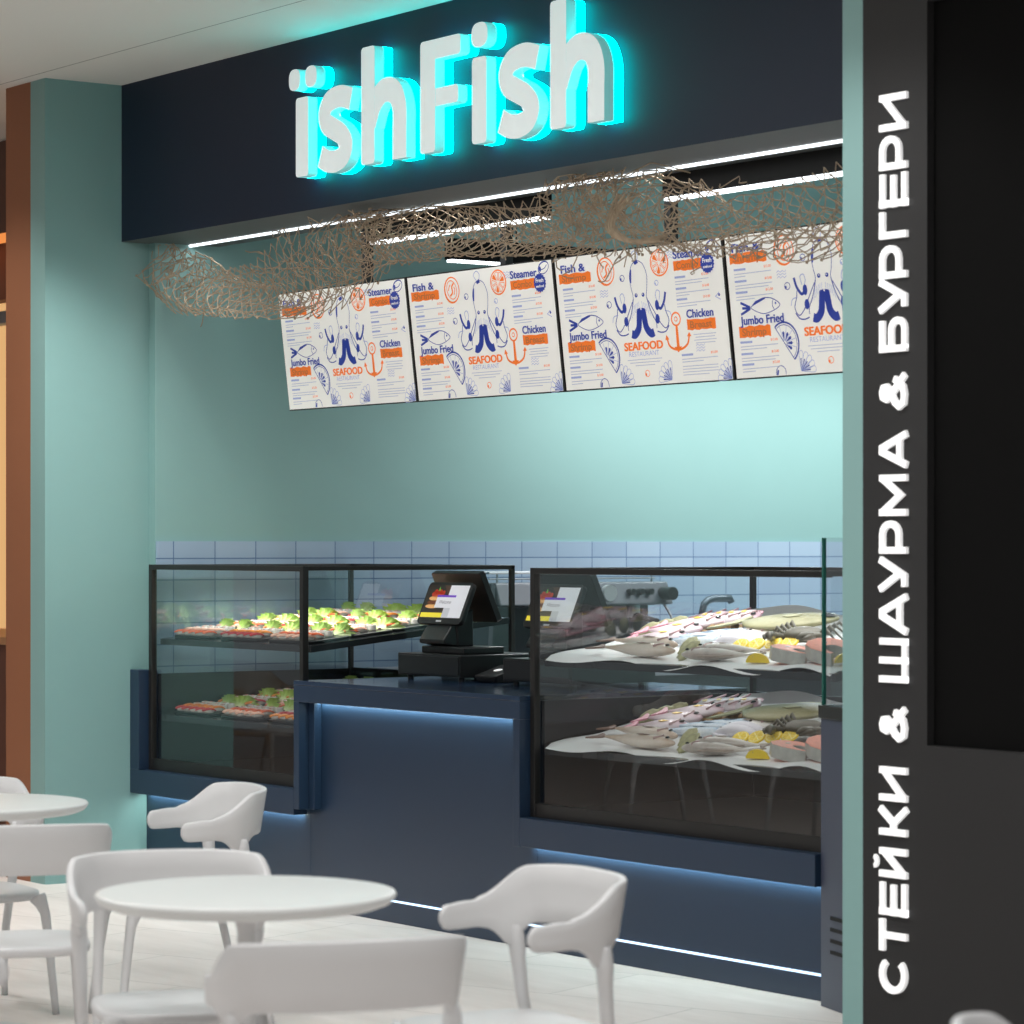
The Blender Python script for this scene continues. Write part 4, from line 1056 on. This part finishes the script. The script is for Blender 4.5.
# dark crab: body with two claws and bent legs
CRB = mat('dark_crab_shell', '4c4638', .4, noise=.5, nscale=40)
def make_crab():
    t = thing('crab', '', 'crab')
    lump('carapace', CRB, .085, .065, .03, 2, .08).parent = t
    for s_ in (-1, 1):
        c = MB().tube([(s_ * .05, -.03, .02), (s_ * .10, -.06, .035), (s_ * .085, -.105, .04)], [.012, .015, .017], 8)
        c.tube([(s_ * .085, -.10, .04), (s_ * .07, -.14, .05), (s_ * .055, -.16, .045)], [.02, .016, .004], 8)
        c.tube([(s_ * .092, -.10, .04), (s_ * .092, -.135, .045), (s_ * .075, -.165, .04)], [.014, .010, .003], 8)
        c.build('claw', CRB, t, smooth=True)
        for k in range(4):
            y = -.02 + .028 * k
            MB().tube([(s_ * .06, y, .02), (s_ * .10, y + .01 * k, .06), (s_ * .15, y + .02 * k, .004)], [.008, .007, .003], 6).build('leg', CRB, t, smooth=True)
    return t
crab0 = make_crab(); ctr = kids(crab0)
SQ = mat('squid_white', 'dcd8e0', .3, noise=.12, nscale=40)
def make_squid():
    t = thing('squid', '', 'squid')
    rg = []
    for j in range(10):
        u = j / 9; r_ = .032 * math.sin(PI * (.06 + .80 * u)) + .004
        rg.append([(-.16 + .2 * u, r_ * math.cos(2 * PI * k / 12), r_ * .7 * (1 + math.sin(2 * PI * k / 12))) for k in range(12)])
    MB().rings(rg).build('mantle', SQ, t, smooth=True)
    MB().prism([(-.17, 0), (-.09, .06), (-.06, .02), (-.06, -.02), (-.09, -.06)], lambda a, b, d: (a, b, d), .012, .018).build('fin', SQ, t)
    m = MB()
    for k in range(7): m.tube(catmull([(.03, -.015 + .005 * k, .02), (.09, -.04 + .013 * k, .016), (.13, -.05 + .018 * k + .01 * (k % 2), .006)], 4), [.006 - .0005 * q for q in range(9)], 6)
    m.build('tentacles', SQ, t, smooth=True)
    return t
sq0 = make_squid(); sqt = kids(sq0)
def on_paper(x, y, z0, lift=0): return (x, y, z0 + SR * (y - 7.03) + .014 + lift)
def ordn(k): return ('first', 'second', 'third', 'fourth', 'fifth', 'sixth', 'seventh', 'eighth', 'ninth', 'tenth', 'eleventh', 'twelfth')[k]
tx = math.atan(SR)
rs = random.Random(21)
for lv, z0 in enumerate(ZR):
    sh = ('upper', 'lower')[lv]
    for k, (x, y) in enumerate(((-9.56, 7.53), (-9.565, 7.60), (-9.57, 7.67))):
        put_copy(oy0, on_paper(x, y, z0, .02), (R(60), R(-25), R(20 + 15 * k)), 'rough greenish oyster, %s back from the hake, left edge of the %s fish shelf' % (ordn(k), sh), 'oyster', 'oysters on the fish shelves')
    for k, (x, y) in enumerate(((-8.90, 7.20), (-9.0, 7.27))):
        put_copy(oy0, on_paper(x, y, z0, .01), (R(35), R(-40), R(60 + 30 * k)), 'rough greenish oyster propped by the hake head, %s, %s shelf' % (('nearer the front glass', 'farther from the front glass')[k], sh), 'oyster', 'oysters on the fish shelves')
    for k in range(22):
        x = -9.36 + .40 * (k % 11) / 10 + rs.uniform(-.02, .02); y = 7.555 + .03 * (k // 11) + rs.uniform(-.02, .02)
        put_copy(mu0, on_paper(x, y, z0, .02 * (k // 11)), (rs.uniform(-.5, .5), rs.uniform(-.5, .5), rs.uniform(0, 6)), 'small brown clam in the heap between snappers and mackerel, %s shelf' % sh, 'clam', 'brown clams heaped on the %s shelf' % sh)
    for k, (x, y) in enumerate(((-8.74, 7.31), (-8.68, 7.34), (-8.62, 7.37), (-8.56, 7.40))):
        put_copy(ls0, on_paper(x, y, z0, .022), (R(38), 0, R(15)), 'round lemon slice, %s from the left in the row behind the white fish, %s shelf' % (ordn(k), sh), 'lemon', 'lemon slices on the fish shelves')
    put_copy(wd0, on_paper(-8.43, 7.13, z0), (tx, 0, R(30)), 'lemon wedge beside the salmon steaks near the front glass, %s shelf' % sh, 'lemon', 'lemon wedges')
    put_copy(wd0, on_paper(-8.03, 7.20, z0), (tx, 0, R(80)), 'lemon wedge beside the salmon fillets at the right end, %s shelf' % sh, 'lemon', 'lemon wedges')
    put_copy(st0, on_paper(-8.30, 7.18, z0), (tx, 0, R(95)), 'salmon steak lying flat near the front glass, %s shelf' % sh, 'salmon steak', 'salmon steaks')
    put_copy(st0, on_paper(-8.15, 7.22, z0, .012), (tx + R(5), R(-6), R(75)), 'salmon steak tilted against its neighbour, red flesh up, %s shelf' % sh, 'salmon steak', 'salmon steaks')
    for k, (x, y) in enumerate(((-8.12, 7.38), (-8.14, 7.50))):
        put_copy(sf0, on_paper(x, y, z0, .004), (tx, 0, R(4)), 'orange salmon fillet with pale lines, %s from the front at the right end, %s shelf' % (ordn(k), sh), 'salmon fillet', 'salmon fillets')
    for k, (x, y) in enumerate(((-8.16, 7.64), (-8.18, 7.78))):
        put_copy(wf0, on_paper(x, y, z0, .004), (tx, 0, R(4)), 'white fish fillet, %s behind the salmon fillets at the right end, %s shelf' % (ordn(k), sh), 'fillet', 'white fillets')
    t = crab0 if lv == 0 else dup(crab0, (0, 0, 0), 0, '', tree=ctr)
    t.location = on_paper(-8.56, 7.47, z0, .012); t.rotation_euler = (tx, 0, R(20)); t['label'] = 'dark crab with raised claws at the right of the %s fish shelf' % sh
    for k, (x, y, a) in enumerate(((-8.83, 7.42, 20), (-8.86, 7.48, 26))):
        t = sq0 if (lv == 0 and k == 0) else dup(sq0, (0, 0, 0), 0, '', tree=sqt)
        t['label'] = 'pale squid %s, between mackerel and crab, %s shelf' % (('in front', 'behind')[k], sh); t['group'] = 'squid'
        t.location = on_paper(x, y, z0); t.rotation_euler = (tx, 0, R(a))

# ------------------------------------------------------------------ tables and chairs
def make_table():
    t = thing('cafe_table', '', 'table')
    MB().lathe([(.0, .720), (.25, .720), (.33, .725), (.352, .733), (.362, .743), (.366, .752), (.362, .758), (.35, .760), (0, .760)], n=72).build('tabletop', WHITET, t, smooth=True)
    MB().lathe([(.028, .02), (.024, .06), (.022, .3), (.022, .66), (.03, .70), (.09, .722)], n=28).build('pedestal', WHITEP, t, smooth=True)
    MB().lathe([(.23, 0), (.23, .006), (.20, .012), (.05, .022), (.028, .03)], n=48).build('foot', WHITEP, t, smooth=True)
    return t
tab0 = make_table(); tt = kids(tab0)
T1 = (-6.367, 3.764); T2 = (-9.085, 4.347)
tab0.location = (*T1, 0); tab0['label'] = 'round white cafe table nearest the viewer'; tab0['group'] = 'round white cafe tables'
dup(tab0, (*T2, 0), 0, 'round white cafe table by the left edge, in front of the terracotta pillar', 'round white cafe tables', tt)

def sstep(a, b, x):
    t = max(0, min(1, (x - a) / (b - a))); return t * t * (3 - 2 * t)
def make_chair():
    t = thing('armchair', '', 'chair')
    # band: back and arms in one shell; front of the chair is +y
    N = 73; th = .011; rg = []
    for i in range(N):
        s_ = -1 + 2 * i / (N - 1); a = abs(s_); sg = 1 if s_ > 0 else -1
        # plan curve
        if a < .66:
            ang = a / .66 * PI / 2
            p = 2.7
            x = .25 * math.sin(ang) ** (2 / p); y = -.075 - .18 * math.cos(ang) ** (2 / p)
        else:
            q = (a - .66) / .34; x = .25 + .004 * math.sin(q * PI) - .006 * q; y = -.075 + .118 * q
        x *= sg
        zt = .785 - .008 * (a / .42) ** 2 if a < .42 else .785 - .008 - .085 * sstep(.42, .72, a)
        zt -= .008 * sstep(.75, 1, a)
        zb = .632 - .012 * sstep(.3, .9, a)
        zb -= .055 * math.exp(-((a - .52) / .085) ** 2)
        # rounded tip
        if a > .94:
            q = (a - .94) / .06; k = math.sqrt(max(0.0, 1 - q * q)) ; mid = (zt + zb) / 2; zt = mid + (zt - mid) * (.42 + .58 * k); zb = mid + (zb - mid) * (.42 + .58 * k)
        # outward normal in plan
        if a < .66:
            nx, ny = x / .25 ** 2, (y + .075) / .18 ** 2
        else: nx, ny = sg, 0
        l = math.hypot(nx, ny) or 1; nx /= l; ny /= l
        lean = lambda z: .16 * (z - .62) * (1 - .8 * sstep(.5, .9, a))
        e = .006; ring = []
        for (o_, z) in ((th, zb + e), (th, zb * .66 + zt * .34), (th, zb * .33 + zt * .67), (th, zt - e), (th * .6, zt - .001), (-th * .6, zt - .001), (-th, zt - e), (-th, zb * .33 + zt * .67), (-th, zb * .66 + zt * .34), (-th, zb + e), (-th * .6, zb + .001), (th * .6, zb + .001)):
            d_ = o_ + lean(z); ring.append((x + nx * d_, y + ny * d_, z))
        rg.append(ring)
    MB().rings(rg).build('backrest', WHITEP, t, smooth=True)
    # seat
    m = MB()
    outl = ellipse(0, .0, .215, .22, 40, 0, 3.6)
    def ringz(k, z, dish=0): return [(u * k, .0 + v * k, z - dish * (1 - k)) for u, v in outl]
    m.rings([ringz(.9, .384), ringz(.985, .390), ringz(1.0, .402), ringz(.99, .413), ringz(.94, .417), ringz(.7, .412), ringz(.35, .407), ringz(.05, .406)])
    m.build('seat', WHITEP, t, smooth=True)
    for sg in (-1, 1):
        MB().tube(catmull([(sg * .236, -.168, .625), (sg * .234, -.170, .57), (sg * .230, -.176, .50), (sg * .226, -.186, .42), (sg * .216, -.235, .2), (sg * .228, -.268, 0)], 4),
                  [.015, .018, .0205, .022, .0225, .021, .0195, .0185, .018] + [.0175 - .0005 * k for k in range(12)], 12).build('leg', WHITEP, t, smooth=True)
        MB().tube(catmull([(sg * .18, .18, .396), (sg * .194, .196, .36), (sg * .203, .208, .30), (sg * .222, .245, 0)], 4), [.03, .028, .025, .022, .02, .0185, .0175, .017, .016, .015, .014, .013, .012], 12).build('leg', WHITEP, t, smooth=True)
    return t
ch0 = make_chair(); cht = kids(ch0)
chairs = [  # x, y, facing direction (dx, dy), label
    (-6.125, 4.345, (-.15, -.989), 'white armchair facing the nearest table, standing in front of the fish case'),
    (-8.985, 5.04, (-.27, -.96), 'white armchair standing in front of the sushi case plinth'),
    (-5.545, 3.475, (-.95, .31), 'white armchair with its back to the viewer in front of the nearest table'),
    (-6.90, 3.87, (.93, -.37), 'white armchair behind the nearest table, facing the viewer'),
    (-8.28, 4.095, (-.93, .36), 'white armchair with its back to the viewer at the left edge table'),
    (-9.58, 4.56, (1, -.1), 'white armchair behind the left edge table, mostly cut off'),
    (-6.385, 2.995, (.1, .99), 'white armchair of which only an arm tip shows at the lower left edge'),
    (-3.55, 3.82, (.582, .813), 'white armchair of which only the top of the back shows before the charcoal wall'),
    (-16.7, 4.05, (.95, -.3), 'white armchair standing far left outside the frame, mirrored in the sushi case glass'),
    (-13.4, 3.5, (-.3, .95), 'white armchair left outside the frame, its legs mirrored in the fish case glass'),
    (-12.3, 3.2, (-.9, .2), 'white armchair outside the frame with its back to the fish case, seen only mirrored'),
]
for i, (x, y, (dx, dy), lb) in enumerate(chairs):
    rz = math.atan2(dy, dx) - PI / 2
    if i == 0:
        t = ch0; t.location = (x, y, 0); t.rotation_euler = (0, 0, rz); t['label'] = lb
    else: t = dup(ch0, (x, y, 0), rz, lb, tree=cht)
    t['group'] = 'white plastic armchairs'

# ------------------------------------------------------------------ lights
def spot(loc, e, ang, col=(1, 1, 1), tgt=None, blend=.6, size=.06):
    l = bpy.data.lights.new('ceiling_spot', 'SPOT'); l.energy = e; l.spot_size = R(ang); l.spot_blend = blend; l.color = col; l.shadow_soft_size = size
    o = bpy.data.objects.new('ceiling_spot', l); o.location = loc; COL.objects.link(o)
    d_ = Vector(tgt or (loc[0], loc[1], 0)) - Vector(loc); o.rotation_euler = d_.to_track_quat('-Z', 'Y').to_euler(); return o
# added area lamps below the ceiling, out of view, that light the hall
for x in (-11, -8, -5, -2):
    for y in (1.0, 4.0):
        area('hall_fill_lamp', (x, y, 3.78), 1.2, .6, 43, (1, .99, .98))
spot((-12.0, 6.25, 3.78), 300, 84, (1, .98, .95), (-12.55, 6.5, 0), .95)
spot((-13.25, 5.5, 3.78), 75, 92, (1, .97, .92), (-13.25, 6.6, .1), .7)
spot((-7.2, 5.2, 3.75), 70, 92, (1, .98, .95), (-7.2, 6.5, .6), .5)
# stall interior wash along the tiled wall, with added fill lamps
area('led_wash', (-10.2, 7.277, 3.036), 5.2, .02, 7, (.97, 1, 1))
area('stall_up_fill', (-10.8, 10.2, 3.05), 2.0, 2.5, 22, (.85, .97, 1), (PI, 0, 0))  # added upward fill for the upper wall, no fitting there
area('stall_wash', (-12.30, 10.9, 2.90), .08, 3.6, 92, (1, .99, .98), (0, R(-16), 0), R(170))
area('stall_fill', (-10.2, 10.9, 3.0), 1.8, 2.0, 62, (1, .98, .97))
area('sign_glow', (-10, 6.7, 3.4), 2.3, .5, 10, (0, .95, 1), (R(-90), 0, 0)) if False else None

wd = bpy.data.worlds.new('World'); SC.world = wd; wd.use_nodes = True
bg = wd.node_tree.nodes['Background']; bg.inputs[0].default_value = lin('c8ccd0'); bg.inputs[1].default_value = .35

# ------------------------------------------------------------------ camera
cam = bpy.data.cameras.new('Camera'); co = bpy.data.objects.new('Camera', cam); COL.objects.link(co)
cam.sensor_width = 36; cam.sensor_fit = 'HORIZONTAL'; cam.lens = 3033.96 / 1024 * 36
cam.shift_y = (545 - 512) / 1024
co.location = (0, 0, 1.6); co.rotation_euler = (R(90), 0, R(54.4013))
cam.clip_start = .1; cam.clip_end = 100
cam.dof.use_dof = True; cam.dof.focus_distance = 13.0; cam.dof.aperture_fstop = 4.5
SC.camera = co
SC.view_settings.view_transform = 'Standard'
SC.view_settings.look = 'None'
SC.view_settings.exposure = 0
cy = SC.cycles
cy.use_denoising = True
cy.max_bounces = 10; cy.transparent_max_bounces = 16; cy.glossy_bounces = 5; cy.diffuse_bounces = 4
cy.sample_clamp_indirect = 6
cy.caustics_reflective = False; cy.caustics_refractive = False
